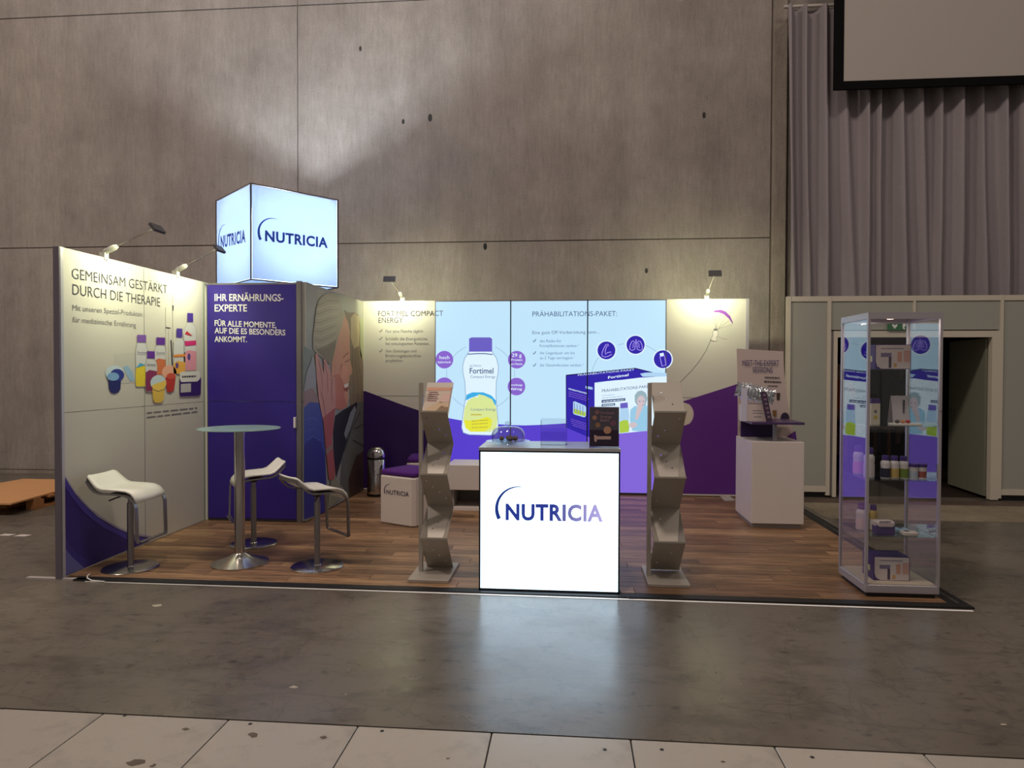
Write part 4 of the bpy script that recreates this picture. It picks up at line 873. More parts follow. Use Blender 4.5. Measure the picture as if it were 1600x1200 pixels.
def rack(label, pole_px, xl, xr, zt, zl, zb, yb, yf, base, mir):
    """xl,xr plate edges; zt top edge; zl lips; zb rear folds; yb rear, yf front"""
    px_ = xl-.022
    r = thing('leaflet_rack', ((base[0]+base[1])/2, (base[2]+base[3])/2, 0), label, 'leaflet rack', 'zigzag metal leaflet racks')
    MB().bbox(base[0], base[1], base[2], base[3], 0, .022, .003).build('base_plate', SILV, r)
    ym = (yb+yf)/2
    MB().box(px_-.014, px_+.014, ym-.02, ym+.02, .022, zt+.0).build('post', SILV, r)
    w_ = xr-xl; X = Vector((1, 0, 0)); tops = [zt]+list(zb[:-1])
    def sheet(nm, p0, p1, holes, nar=0):
        d = (p1-p0); L = d.length; d.normalize(); n = X.cross(d); vs, fs = plate_mesh(w_, L, holes(L), .004, nar)
        b = MB(); b.add([p0+X*v[0]+d*v[1]+n*v[2] for v in vs], fs); b.build(nm, SILV, r)
    for i, (a, f, tp_) in enumerate(zip(zl, zb, tops)):
        hf = lambda L: [((w_*(.18+.2*k) if mir else w_*(.82-.2*k)), L*(.2+.18*k)) for k in range(4)]
        sheet('pocket_front', Vector((xl, yf, a)), Vector((xl, yb, f)), hf)
        hb_ = lambda L: [((w_*(.32+.16*k) if not mir else w_*(.68-.16*k)), L*(.3+.18*k)) for k in range(3)]
        NR = .05 if i else .0
        sheet('tray', Vector((xl, yb, tp_)), Vector((xl, yf+.045, a-.035)), hb_, NR)
        for x, sg in (((xl, 1), (xr, -1)) if i else ()):   # flared side flaps between tray and pocket front
            q_ = [(x, yb, tp_), (x, yf+.003, a), (x+sg*NR, yf+.045, a-.035)]
            MB().add(q_+[(v[0]-sg*.002, v[1]+.002, v[2]-.002) for v in q_], [(2, 1, 0), (3, 4, 5), (0, 1, 4, 3), (1, 2, 5, 4), (2, 0, 3, 5)]).build('side_flap', SILV, r)
        MB().box(xl-.004, xr+.004, yf-.008, yf-.004, a-.006, a+.006).build('lip', SILV, r)
        MB().box(px_, xl+.002, ym-.012, ym+.012, (a+f)/2-.02, (a+f)/2+.02).build('bracket', SILV, r)
    return r
def zs(vs_, Y, u): return [ony(u, v, Y).z for v in vs_]
yf, yb = .23, .51
rack('grey zigzag leaflet rack left of the counter, brochure in its top tray', 658, ony(656, 741, yf).x, ony(698.5, 741, yf).x, ony(690, 598, yb).z, zs((643, 741, 841), yf, 677), zs((692, 790, 887), yb, 690), yb, yf, (2.62, 2.93, .15, .63), 1)
yf2, yb2 = .28, .57
rack('grey zigzag leaflet rack right of the counter with empty trays', 1020, ony(1022.5, 746, yf2).x, ony(1072, 746, yf2).x, ony(1050, 598, yb2).z, zs((643.5, 746, 847), yf2, 1046), zs((694, 794, 890), yb2, 1046), yb2, yf2, (4.395, 4.70, .21, .69), 0)
# brochure leaning in the top tray of the left rack
xl = ony(656, 741, yf).x+.01; xr = xl+.19; z1 = zs((643,), yf, 677)[0]; z0 = ony(690, 598, yb).z
d = (Vector((0, yb, z0))-Vector((0, yf+.045, z1-.035))).normalized(); n = Vector((1, 0, 0)).cross(d)
if n.y > 0: n = -n
bo = Vector((xl+.0, yf+.045, z1-.035))+n*.008+d*.015
br = thing('brochure', bo, 'colourful brochure with a landscape photo in the top tray of the left leaflet rack', 'brochure')
MB().obox(bo, (xr-xl, 0, 0), d*.275, n*.003).build('pages', mat('brochure_paper', (196, 178, 160), .5), br)
FBr = Frame(bo+n*.0035, (1, 0, 0), d)
W2 = xr-xl
for pts, c in (([(.02, .0), (W2, .0), (W2, .10), (W2*.6, .12), (.02, .05)], (196, 168, 132)), ([(W2*.5, .02), (W2, .01), (W2, .06), (W2*.7, .075)], (150, 96, 66)), ([(.0, .23), (W2, .235), (W2, .262), (0, .262)], (206, 150, 120)), ([(W2*.6, .10), (W2, .12), (W2, .2), (W2*.66, .19)], (206, 170, 158))):
    decal('printed_photo', FBr, pts, mat('brochure_print_%d' % c[1], c, .5), br, 1, pix=False)
bb = MB()
for k in range(5): bb.add([FBr.P(a, z, DT*2) for a, z in ((.02, .21-.022*k), (.09+.01*(k % 2), .21-.022*k), (.09+.01*(k % 2), .218-.022*k), (.02, .218-.022*k))], [(0, 1, 2, 3)])
bb.build('small_print', mat('brochure_ink', (140, 92, 96), .6), br)

# ---- white podium with raised shelf
pd = thing('podium', (5.92, 2.55, 0), 'white cabinet podium with a raised violet shelf', 'podium')
PX0, PX1, PY0, PY1, PZ = 5.65, 6.165, 2.235, 2.90, .872
MB().box(PX0+.02, PX1-.02, PY0+.03, PY1-.01, 0, .045).build('plinth', mat('grey_plinth', (150, 142, 136), .6), pd)
MB().bbox(PX0, PX1, PY0, PY1, .045, PZ, .005).build('body', CUBEW, pd)
shz0 = ony(1200, 663.5, PY0).z
MB().bbox(PX0-.0, PX1+.0, PY0-.0, PY1-.095, shz0, shz0+.024, .004).build('shelf', mat('violet_shelf', (70, 48, 92), .3), pd)
MB().box(PX0+.02, PX1-.16, PY1-.13, PY1-.115, PZ, shz0).build('shelf_back', PURPD, pd)
q = ony(1211, 690, PY0+.06)
MB().box(q.x-.016, q.x+.016, PY0+.05, PY0+.08, PZ, shz0).build('shelf_post', ALU, pd)
MB().lathe([(.004, 0), (.004, .003)], (PX0+.01, PY0-.001, .75), 8).build('lock', ALU, pd)
# banner standing on the podium behind the shelf
YB = PY1-.04
bnx0, bnx1 = ony(1151, 546, YB).x, ony(1224, 552, YB).x; bnz1 = ony(1151, 545, YB).z
def bcol(t):   # t from 0 (foot) to 1 (top): the sheet flares to the right towards its foot
    z = PZ+.002+(bnz1-PZ)*t; fl_ = .13*(1-t)**2; return z, bnx0+.0*t+.02*(1-t), bnx1+fl_, YB-.02*math.sin(PI*t)
ban = thing('table_banner', ((bnx0+bnx1)/2, YB, PZ), 'cream expert session banner curving behind the podium shelf', 'banner')
b = MB(); vs = []; fs = []; N_ = 18
for i in range(N_+1):
    z, a, c, yy = bcol(i/N_); vs += [(a, yy, z), (c, yy, z-.03*(i/N_)), (c, yy+.004, z-.03*(i/N_)), (a, yy+.004, z)]
for i in range(N_):
    for k in range(4): fs.append((i*4+k, i*4+(k+1) % 4, i*4+4+(k+1) % 4, i*4+4+k))
fs += [(3, 2, 1, 0), (N_*4, N_*4+1, N_*4+2, N_*4+3)]
b.add(vs, fs); b.build('sheet', mat('banner_paper', (198, 180, 172), .5), ban)
FBn = Frame((0, YB-.024, 0), (1, 0, 0))
text(FBn, 'MEET-THE-EXPERT', (1160, 571.5), (1217, 571.8), 8.6, mat('indigo_ink', (62, 48, 112), .5), ban, 1); text(FBn, 'SESSIONS', (1176, 581.5), (1207, 582.2), 8, MATS['indigo_ink'], ban, 1)
dashes(FBn, [(1195, 590.5, 1218, 591.2, 1.8), (1194, 597, 1220, 598, 2), (1200, 603.5, 1215, 604, 1.4)], INK, ban, 1)
for (x0, y0, x1, y1, c) in ((1213, 614, 1219, 625, (62, 46, 40)), (1207, 614, 1208.5, 624, (100, 70, 60)), (1207, 641, 1213.5, 650.5, (122, 88, 40))): decal('printed_portrait', FBn, [(x0, y0), (x1, y0), (x1-1, y1), (x0+1, y1)], mat('portrait_%d' % c[0], c, .6), ban, 1)
decal('printed_seal', FBn, arcpts((1226.5, 654.5), 7, 180, 0, 14, 10), mat('seal_navy', (40, 28, 52), .5), ban, 1)
decal('printed_wedge', FBn, [(1228, 683), (1243, 673), (1245, 688), (1228, 688)], PURPM, ban, 1)
# things on the podium shelf
SZ = shz0+.025; YS = PY0+.12
a, c = ony(1158.5, 657, YS), ony(1197, 657, YS); tz = ony(1158, 604, YS).z
lb = thing('leaflet_box', ((a.x+c.x)/2, YS+.08, SZ), 'white leaflet box with printed front on the podium shelf', 'leaflet box')
MB().box(a.x, c.x, YS, YS+.11, SZ, ony(1180, 632.5, YS).z).build('body', mat('pale_card', (206, 190, 184), .5), lb); MB().box(a.x-.004, a.x+.055, YS-.004, YS+.0, SZ, ony(1160, 606, YS).z).build('side_flap', mat('lilac_white_card', (206, 204, 222), .5), lb)
Flb = Frame((0, YS, 0), (1, 0, 0)); dashes(Flb, [(1169, 621, 1187, 621.5, 1), (1173, 624.5, 1186, 625, 1), (1169, 631, 1191, 631.5, 1.2), (1176, 642, 1190, 642.5, 1), (1176, 646, 1192, 646.5, 1), (1178, 651.5, 1190, 652, 1)], INKS, lb, 1)
# crinkled foil bag lying on the box
bgc = ony(1180, 614.5, YS+.055); bga = Vector((math.cos(-.22), 0, math.sin(-.22))); bgb = Vector((-bga.z, 0, bga.x)); bgn = Vector((0, 1, 0))
fg = thing('foil_bag', (bgc.x, YS+.055, tz-.045), 'crinkled silvery ribbed plastic bag lying on the leaflet box', 'bag')
vs, fs = [], []; NU, NV = 72, 20; R_ = random.Random(5)
for i in range(NU+1):
    for j in range(NV):
        u_ = -1+2*i/NU; ph_ = 2*PI*j/NV; e = (1-abs(u_)**4)**.5 if abs(u_) < 1 else 0
        rib = 1+.13*math.sin(u_*30+.6*math.sin(ph_))+R_.uniform(-.03, .03); fr_ = .72+.28*e
        vs.append(bgc+bga*(.165*u_)+bgb*(.082*math.sin(ph_)*fr_*rib)+bgn*(.052*math.cos(ph_)*(e*.9+.1)*rib))
fs = [(i*NV+j, i*NV+(j+1) % NV, (i+1)*NV+(j+1) % NV, (i+1)*NV+j) for i in range(NU) for j in range(NV)]
MB().add(vs, fs).build('foil', FOIL, fg)
for sx in (-1, 1):
    vs = [bgc+bga*(sx*.165)+bgb*(.06*math.sin(2*PI*j/16))+bgn*(.006*math.cos(2*PI*j/16)) for j in range(16)]+[bgc+bga*(sx*.20)+bgb*(.078*math.sin(2*PI*j/16))+bgn*(.008*math.sin(9*j)) for j in range(16)]
    MB().add(vs, [(j, (j+1) % 16, 16+(j+1) % 16, 16+j) for j in range(16)]).build('crimped_end', FOIL, fg)
a0 = ony(1201, 658, YS-.04); a1 = ony(1191.5, 612, YS+.0); dd = Vector((a1.x-a0.x, .05, a1.z-SZ)); 
pk = thing('slim_box', (a0.x, YS-.04, SZ), 'slim dark plum product box leaning back on the podium shelf', 'box')
MB().obox((a0.x-.03, YS-.085, SZ), (.058, 0, 0), dd, (0, .02, -.004)).build('carton', mat('plum_carton', (52, 30, 58), .5), pk)
Fpk = Frame(Vector((a0.x-.03, YS-.086, SZ)), (1, 0, 0), Vector((0, dd.y, dd.z))); kx = dd.x/dd.length
bb = MB()
for k in range(6):
    h_ = .04+.045*k; bb.add([Fpk.P(x_+h_*kx, z_, DT) for x_, z_ in ((.015, h_), (.042, h_), (.042, h_+.02), (.015, h_+.02))], [(0, 1, 2, 3)])
bb.build('small_print', mat('plum_print', (120, 96, 112), .6), pk)
# leaflet on the floor by the back wall
q = [onz(1125, 777), onz(1140, 776.5), onz(1149, 783), onz(1133, 784)]
fp = MB().add([Vector((v.x, v.y, .002)) for v in q]+[Vector((v.x, v.y, .012)) for v in q], [(3, 2, 1, 0), (4, 5, 6, 7), (0, 1, 5, 4), (1, 2, 6, 5), (2, 3, 7, 6), (3, 0, 4, 7)]).build('socket_strip', mat('grey_plastic', (168, 160, 150), .5)); tag(fp, 'small pale grey cable box on the floor by the violet back wall', 'cable box')

# ================================================================== glass showcase
SC = thing('showcase', (6.135, .375, 0), 'tall glass showcase in a silver frame at the right front corner', 'showcase')
x0, x1, y0, y1 = 5.887, 6.384, .134, .613; t_ = .022; TOP = 1.99
MB().box(x0+.02, x1-.02, y0+.02, y1-.02, 0, .03).build('plinth', BLACK, SC)
MB().bbox(x0, x1, y0, y1, .03, .085, .004).build('base', mat('silver_showcase', (186, 180, 184), .38, .5), SC)
SS = MATS['silver_showcase']
MB().box(x0+.02, x1-.02, y0+.02, y1-.02, .085, .09).build('base_board', mat('cream_board', (206, 190, 168), .5), SC)
b = MB(); b.box(x0, x1, y0, y1, TOP-.045, TOP-.035)
MB().box(x0, x1, y0, y0+t_, TOP-.045, TOP).build('top_rail', SS, SC); MB().box(x0, x1, y1-t_, y1, TOP-.045, TOP).build('top_rail', SS, SC)
for x in (x0, x1-t_): MB().box(x, x+t_, y0+t_, y1-t_, TOP-.045, TOP).build('top_rail', SS, SC)
MB().box(x0+t_, x1-t_, y0+t_, y1-t_, TOP-.012, TOP-.004).build('top_board', mat('pink_white_board', (206, 190, 188), .5), SC)
for x in (x0, x1-t_*.8):
    for y in (y0, y1-t_): MB().box(x, x+t_*.8, y, y+t_, .085, TOP-.045).build('frame_post', SS, SC)
for (a, b_, c, d) in ((x0+.018, x1-.018, y0+.006, y0+.010), (x0+.018, x1-.018, y1-.010, y1-.006)): MB().add([(a, c, .085), (b_, c, .085), (b_, c, TOP-.045), (a, c, TOP-.045)], [(0, 1, 2, 3)]).build('glass_pane', GLASS, SC)
for x in (x0+.006, x1-.010):
    p_ = [[(xx, y0+.022, .085), (xx, y1-.022, .085), (xx, y1-.022, TOP-.045), (xx, y0+.022, TOP-.045)] for xx in (x, x+.005)]
    MB().add(p_[0]+p_[1], [(3, 2, 1, 0), (4, 5, 6, 7), (0, 1, 5, 4), (1, 2, 6, 5), (2, 3, 7, 6), (3, 0, 4, 7)]).build('glass_pane', GLASSS, SC)
SHZ = [ony(1400, v, y0+.03).z for v in (577, 665.5, 750, 838)]
for z in SHZ: MB().box(x0+.012, x1-.014, y0+.025, y1-.02, z-.006, z).build('glass_shelf', SHELFG, SC)
for (x, z) in ((x0+.02, 1.3), ): MB().lathe([(.006, 0), (.006, .01)], (x1-.01, y0-.004, z), 8).build('lock', ALU, SC)
MB().lathe([(.03, 0), (.03, .012), (.02, .014)], (6.14, .37, TOP-.028), 20).build('spot_fitting', SS, SC, True)
MB().lathe([(.022, 0), (.022, .001)], (6.14, .37, TOP-.0295), 20).build('spot_face', mat('warm_spot_face', (255, 220, 200), .4, emit=(255, 214, 190), es=6), SC)
l = bpy.data.lights.new('showcase_light', 'AREA'); l.shape = 'DISK'; l.size = .04; l.energy = 3; l.color = (1, .82, .72)
o = bpy.data.objects.new('showcase_light', l); COL.objects.link(o); o.parent = SC; o.location = (.005, -.005, TOP-.034)
# -- goods inside
CW = mat('carton_white', (206, 190, 190), .5); CV = mat('carton_violet', (66, 44, 112), .5)
def prod_box(name, loc, label, w_, d_, h_, rz=0):
    r = thing(name, (0, 0, 0), label, 'carton'); MB().box(0, w_, 0, d_, 0, h_).build('carton', CV, r)
    fr = Frame((0, 0, 0), (1, 0, 0)); D = lambda n, pts, c: decal(n, fr, [(a*w_, b_*h_) for a, b_ in pts], mat('goods_%d_%d_%d' % c, c, .5), r, 1 if n == 'front_field' else 2, pix=False)
    D('front_field', [(.02, .02+.3), (.02, .98), (.98, .98), (.98, .02), (.18, .02), (.06, .12)], (214, 200, 198))
    for pts, c in (([(.16, .5), (.45, .5), (.45, .66), (.16, .66)], (120, 108, 140)), ([(.38, .05), (.45, .05), (.45, .5), (.38, .5)], (70, 56, 80)), ([(.62, .3), (.74, .3), (.74, .7), (.62, .7)], (206, 150, 132)), ([(.8, .3), (.97, .3), (.97, .76), (.8, .76)], (206, 160, 150)), ([(.16, .82), (.8, .82), (.8, .86), (.16, .86)], (150, 140, 156)), ([(.52, .08), (.6, .08), (.6, .24), (.52, .24)], (206, 160, 90))): D('printed_field', pts, c)
    fs_ = Frame((0, d_, 0), (0, -1, 0)); decal('side_print', fs_, [(d_*.3, h_*.3), (d_*.7, h_*.3), (d_*.7, h_*.55), (d_*.3, h_*.55)], mat('goods_side', (190, 186, 150), .5), r, 1, pix=False)
    r.location = loc; r.rotation_euler = (0, 0, rz); return r
prod_box('medical_carton', (5.985, .25, SHZ[0]+.001), 'violet and white carton on the top shelf of the showcase', .245, .14, .175)
prod_box('medical_carton', (5.985, .23, .0905), 'violet and white carton on the floor board of the showcase', .245, .19, .17)
def drink(loc, label, h=.16, r0=.03, capc=(72, 48, 130), body=(212, 204, 204), low=(90, 80, 110), lowf=.45, wide=1):
    r = thing('drink_bottle', loc, label, 'bottle', 'small product bottles in the showcase'); s = h; c = Vector(loc)
    cp_ = mat('bottle_cap_%d' % capc[0], capc, .4); bo_ = mat('bottle_body_%d' % body[0], body, .35); lo_ = mat('bottle_low_%d_%d' % (low[0], low[1]), low, .4)
    MB().lathe([(r0*.9, 0), (r0, .03*s), (r0, .4*s), (r0*.93, .5*s), (r0, .62*s), (r0*.95, .72*s), (r0*.62*wide, .8*s)], c, 20).build('body', bo_, r, True); bd_ = r.children[0]
    MB().lathe([(r0*1.01, .04*s), (r0*1.015, .39*s), (r0*.97, lowf*s)], c, 20).build('label_band', lo_, bd_, True)
    MB().lathe([(r0*.7*wide, .79*s), (r0*.72*wide, .8*s), (r0*.72*wide, .985*s), (r0*.68*wide, s)], c, 20).build('cap', cp_, r, True)
    return r
z = SHZ[2]+.0005
drink((ony(1361.5, 750, .22).x-.0, .26, z), 'tallest pink-white drink bottle in the middle showcase shelf row', .215, .036, low=(206, 196, 196))
drink((5.955, .44, z), 'pale drink bottle at the rear left of the middle showcase shelf', .21, .036, low=(226, 150, 190))
drink((ony(1383, 750, .25).x, .25, z), 'small drink bottle with dark navy base on the middle showcase shelf', .162, .032, low=(30, 32, 54))
drink((ony(1397, 750, .25).x, .25, z), 'small drink bottle with yellow-ochre label on the middle showcase shelf', .16, .031, low=(186, 158, 92))
drink((ony(1411.5, 750, .25).x, .25, z), 'small drink bottle with green fruit label on the middle showcase shelf', .158, .031, low=(110, 132, 50))
for xx, lc, lb_ in ((1427, (176, 190, 206), 'squat dessert tub with blue-white label on the middle showcase shelf'), (1440, (160, 84, 78), 'squat dessert tub with red label on the middle showcase shelf')):
    xq = ony(xx, 750, .24).x; r = thing('dessert_tub', (xq, .24, z), lb_, 'tub', 'squat tubs in the showcase'); c = Vector((xq, .24, z))
    MB().lathe([(.028, 0), (.029, .004), (.031, .085)], c, 20).build('tub', mat('bottle_body_212', (212, 204, 204), .35), r, True); tb_ = r.children[0]; MB().lathe([(.0295, .012), (.0312, .055)], c, 20).build('label_band', mat('tub_%d' % lc[0], lc, .4), tb_, True)
    MB().lathe([(.033, .085), (.034, .088), (.034, .104), (.031, .106)], c, 20).build('lid', mat('bottle_cap_72', (72, 48, 130), .4), r, True)
# second shelf: card stand, small packs, tray
z = SHZ[1]+.0005
cs2 = thing('card_stand', (ony(1410, 660, .3).x, .30, z), 'white folded information card on the second showcase shelf', 'card')
q0, q1 = ony(1397, 655, .3).x, ony(1423, 655, .3).x
MB().obox((q0, .31, z+.0), (q1-q0, 0, 0), (0, .04, .205), (0, .003, 0)).build('card', mat('card_white', (198, 186, 190), .5), cs2); MB().obox((q0, .40, z+.0), (q1-q0, 0, 0), (0, -.045, .205), (0, .003, 0)).build('rear_leaf', MATS['card_white'], cs2)
Fc = Frame((0, .308, z), (1, 0, 0), (0, .19, 1)); decal('printed_figure', Fc, [(1410.5, 625), (1414, 625), (1413, 646), (1411, 646)], INK, cs2, 1)
pt = thing('sample_tray', (ony(1417, 664, .22).x, .2, z), 'flat white tray of small samples on the second showcase shelf', 'tray')
q0, q1 = ony(1394.5, 664, .2).x, ony(1438, 664, .2).x
MB().bbox(q0, q1, .17, .27, z, z+.014, .004).build('tray', mat('white_tray', (214, 208, 200), .4), pt)
for xx, c, lb_ in ((1402, (74, 70, 66), 'dark sample knob on the white sample tray'), (1411, (206, 138, 84), 'orange sample block on the white sample tray'), (1419, (176, 44, 40), 'red sample lump on the white sample tray')):
    xq = ony(xx, 658, .22).x; o = MB().sphere((xq, .22, z+.014+.013), .0135, 12, 8, (1.2, 1, .95)).build('food_sample', mat('sample_%d' % c[0], c, .5), None, True); tag(o, lb_, 'sample', 'samples on the tray')
o = thing('small_carton', (ony(1368, 662, .3).x, .32, z), 'small carton with violet lid at the left of the second showcase shelf', 'carton')
q0, q1 = ony(1361, 662, .3).x, ony(1375, 662, .3).x
MB().box(q0, q1, .3, .37, z, z+.15).build('carton', mat('cream_carton', (208, 196, 178), .5), o); MB().box(q0, q1, .3, .37, z+.15, z+.185).build('lid', CV, o)
Fs = Frame((0, .3, 0), (1, 0, 0)); disc('printed_fruit', Fs, (1368, 652), 3, mat('goods_yellow', (190, 170, 60), .5), o, 1); disc('printed_mark', Fs, (1368, 643), 2.4, INKS, o, 1)
# fourth shelf
z = SHZ[3]+.0005
drink((5.955, .36, z), 'big pinkish drink bottle at the left of the lowest showcase shelf', .19, .042, capc=(80, 44, 120), low=(214, 188, 186))
drink((ony(1366, 838, .33).x, .35, z), 'amber drink bottle with white label on the lowest showcase shelf', .185, .03, capc=(80, 44, 120), body=(190, 160, 90), low=(216, 208, 206))
r = thing('dessert_box', (ony(1383, 838, .2).x, .24, z), 'violet dessert box with white rounded lid on the lowest showcase shelf', 'carton'); q0, q1 = ony(1368.5, 838, .2).x, ony(1398, 838, .2).x
MB().bbox(q0, q1, .19, .27, z, z+.07, .006).build('box', CV, r); MB().bbox(q0-.003, q1+.003, .185, .275, z+.052, z+.098, .02).build('lid', CW, r, True)
dashes(Frame((0, .1845, 0), (1, 0, 0)), [(1374, 816.5, 1392, 816.5, 2.4)], INKS, r, 1)
for (u0, u1, yy, c, lb_, hh) in ((1398, 1417, .30, (150, 180, 206), 'flat pale blue sachet at the rear of the lowest showcase shelf', .03), (1408, 1432, .21, (206, 194, 186), 'flat white sachet at the front of the lowest showcase shelf', .028)):
    q0, q1 = ony(u0, 835, yy).x, ony(u1, 835, yy).x; o = thing('sachet', ((q0+q1)/2, yy, z), lb_, 'sachet')
    b = MB(); b.bbox(q0, q1, yy-.04, yy+.04, z, z+hh, .012); b.build('pouch', mat('sachet_%d' % c[0], c, .35), o, True)
    fr = Frame((0, 0, z+hh+.0005), (1, 0, 0), (0, 1, 0)); decal('printed_mark', fr, [(q0+.02, yy-.02), (q0+.05, yy-.02), (q0+.05, yy+.015), (q0+.02, yy+.015)], INK, o, 1, pix=False)

# ================================================================== partition, doorway, curtain, screen
pt = thing('partition_wall', (8.3, 4.12, ZF), 'grey fabric partition wall with cream frames around an open doorway', 'partition')
YP = 4.12; PT = 2.54
def pbox(n, a, c, z0, z1, m, d0=.0, d1=.05): return MB().box(a, c, YP+d0, YP+d1, z0, z1).build(n, m, pt)
pbox('post', 6.555, 6.60, 0.02, PT, CREAM, -.02); pbox('post', 7.05, 7.095, 0.02, PT, CREAM, -.02); pbox('post', 9.115, 9.15, .02, PT, CREAM, -.02); pbox('post', 8.085, 8.115, 2.115, PT, CREAM, -.015); pbox('post', 10.1, 10.15, .02, PT, CREAM, -.02)
pbox('fabric_panel', 6.60, 7.05, .13, 2.475, FABG); pbox('fabric_panel', 9.15, 10.1, .13, 2.475, FABG); pbox('fabric_panel', 7.095, 8.085, 2.115, 2.475, FABG); pbox('fabric_panel', 8.115, 9.115, 2.115, 2.475, FABG)
for a, c in ((6.60, 7.05), (7.095, 8.085), (8.115, 9.115), (9.15, 10.1)): pbox('top_rail', a, c, 2.475, PT, CREAM, -.012)
for a, c in ((6.60, 7.05), (9.15, 10.1)): pbox('bottom_rail', a, c, .06, .13, CREAM, -.012); pbox('foot_gap_shade', a, c, ZF, .06, BLACK, .02)  # solid black strip stands for the shade in the open foot gap
for k_ in range(4):
    xa_ = 10.15+1.0*k_; pbox('post', xa_+.955, xa_+1.0, .02, PT, CREAM, -.02); pbox('fabric_panel', xa_, xa_+.955, .13, 2.475, FABG)
    pbox('top_rail', xa_, xa_+.955, 2.475, PT, CREAM, -.012); pbox('bottom_rail', xa_, xa_+.955, .06, .13, CREAM, -.012); pbox('foot_gap_shade', xa_, xa_+.955, ZF, .06, BLACK, .02)
pbox('door_frame', 7.13, 7.175, 0, 2.10, CREAM, -.02, .06); pbox('door_frame', 9.02, 9.115, 0, 2.10, CREAM, -.02, .06); pbox('door_frame', 7.175, 9.02, 2.02, 2.10, CREAM, -.02, .06)
pbox('post', 7.095, 7.13, .02, 2.1, ALU, 0, .04)
df = thing('door_leaf', (9.03, 4.2, 0), 'grey-green door leaf swung open into the dark room', 'door')
dv = Vector((.07, .95, 0)); MB().obox((9.0, 4.2, .03), dv, (.035, 0, 0), (0, 0, 1.98)).build('leaf', mat('door_grey_green', (126, 126, 108), .6), df)
MB().box(9.02, 9.04, 4.98, 5.0, 1.0, 1.1).build('handle', ALU, df); 
q = ony(1456, 568, 4.6)
# exit sign above the door
e0, e1 = ony(1387, 503, YP-.03), ony(1418, 516, YP-.03)
es = thing('exit_sign', ((e0.x+e1.x)/2, YP-.04, e1.z), 'green emergency exit sign above the doorway, seen through the showcase', 'sign')
MB().box(e0.x, e1.x, YP-.045, YP-.021, e1.z, e0.z).build('plate', mat('exit_green', (40, 110, 64), .5), es)
FE = Frame((0, YP-.0455, 0), (1, 0, 0)); decal('arrow_symbol', FE, [(1394, 506), (1398, 508), (1402, 506), (1402, 509), (1398, 514), (1394, 509)], WHT, es, 1)
decal('running_figure', FE, [(1411, 505), (1414, 505), (1416, 508), (1413, 511), (1414, 515), (1411, 514), (1410, 509)], WHT, es, 1)
# curtain
RID = []; _r = random.Random(11); _x = 6.72
while _x < 12.3:
    RID.append((_x, _r.uniform(.15, .24), _r.uniform(.042, .066), _r.uniform(-.06, .06), _r.uniform(0, 6))); _x += _r.uniform(.17, .29)
def zy(x, z, t):
    """folds: rounded ridges that sway sideways on the way down"""
    y = 4.83+.025*math.sin(x*2*PI/.53+1.5*t)
    for (c, A, wd, sw, ph_) in RID:
        d = (x-c-sw*t-.02*math.sin(3*t+ph_))/(wd*(1+.35*t))
        if abs(d) < 3: y -= A*(1-.2*t)*math.exp(-d*d)
    return y+.004*math.sin(x*47+z*5)*t
cur = thing('curtain', (9.2, 4.78, 2.545), 'long grey stage curtain hanging in folds above the partition', 'curtain')
vs, fs = [], []; NXc, NZ = 620, 20; xa, xb = 6.70, 12.2
for i in range(NXc+1):
    for j in range(NZ+1):
        t = j/NZ; z = 6.5+(2.545-6.5)*t; x = xa+(xb-xa)*i/NXc+.07*t*(1-i/NXc)+.02*math.sin(i*.09+t*2.5)*t
        vs.append((x, zy(x-.07*t, z, t), z))
fs = [(i*(NZ+1)+j, i*(NZ+1)+j+1, (i+1)*(NZ+1)+j+1, (i+1)*(NZ+1)+j) for i in range(NXc) for j in range(NZ)]
MB().add(vs, fs).build('cloth', CLOTH, cur, True)
MB().tube([(6.68, 4.78, 6.53), (12.3, 4.78, 6.53)], .022, 10).build('curtain_rail', mat('pale_rail', (190, 182, 172), .4), cur)
# projection screen
sc_ = thing('projection_screen', (9.3, 4.5, 5.28), 'large blank projection screen with black border hung before the curtain', 'screen')
MB().box(7.245, 11.6, 4.5, 4.54, 5.285, 8.0).build('border', mat('black_screen_border', (12, 11, 12), .8, spec=.1), sc_)
MB().box(7.365, 11.48, 4.494, 4.5, 5.388, 7.88).build('screen_cloth', SCREENW, sc_)
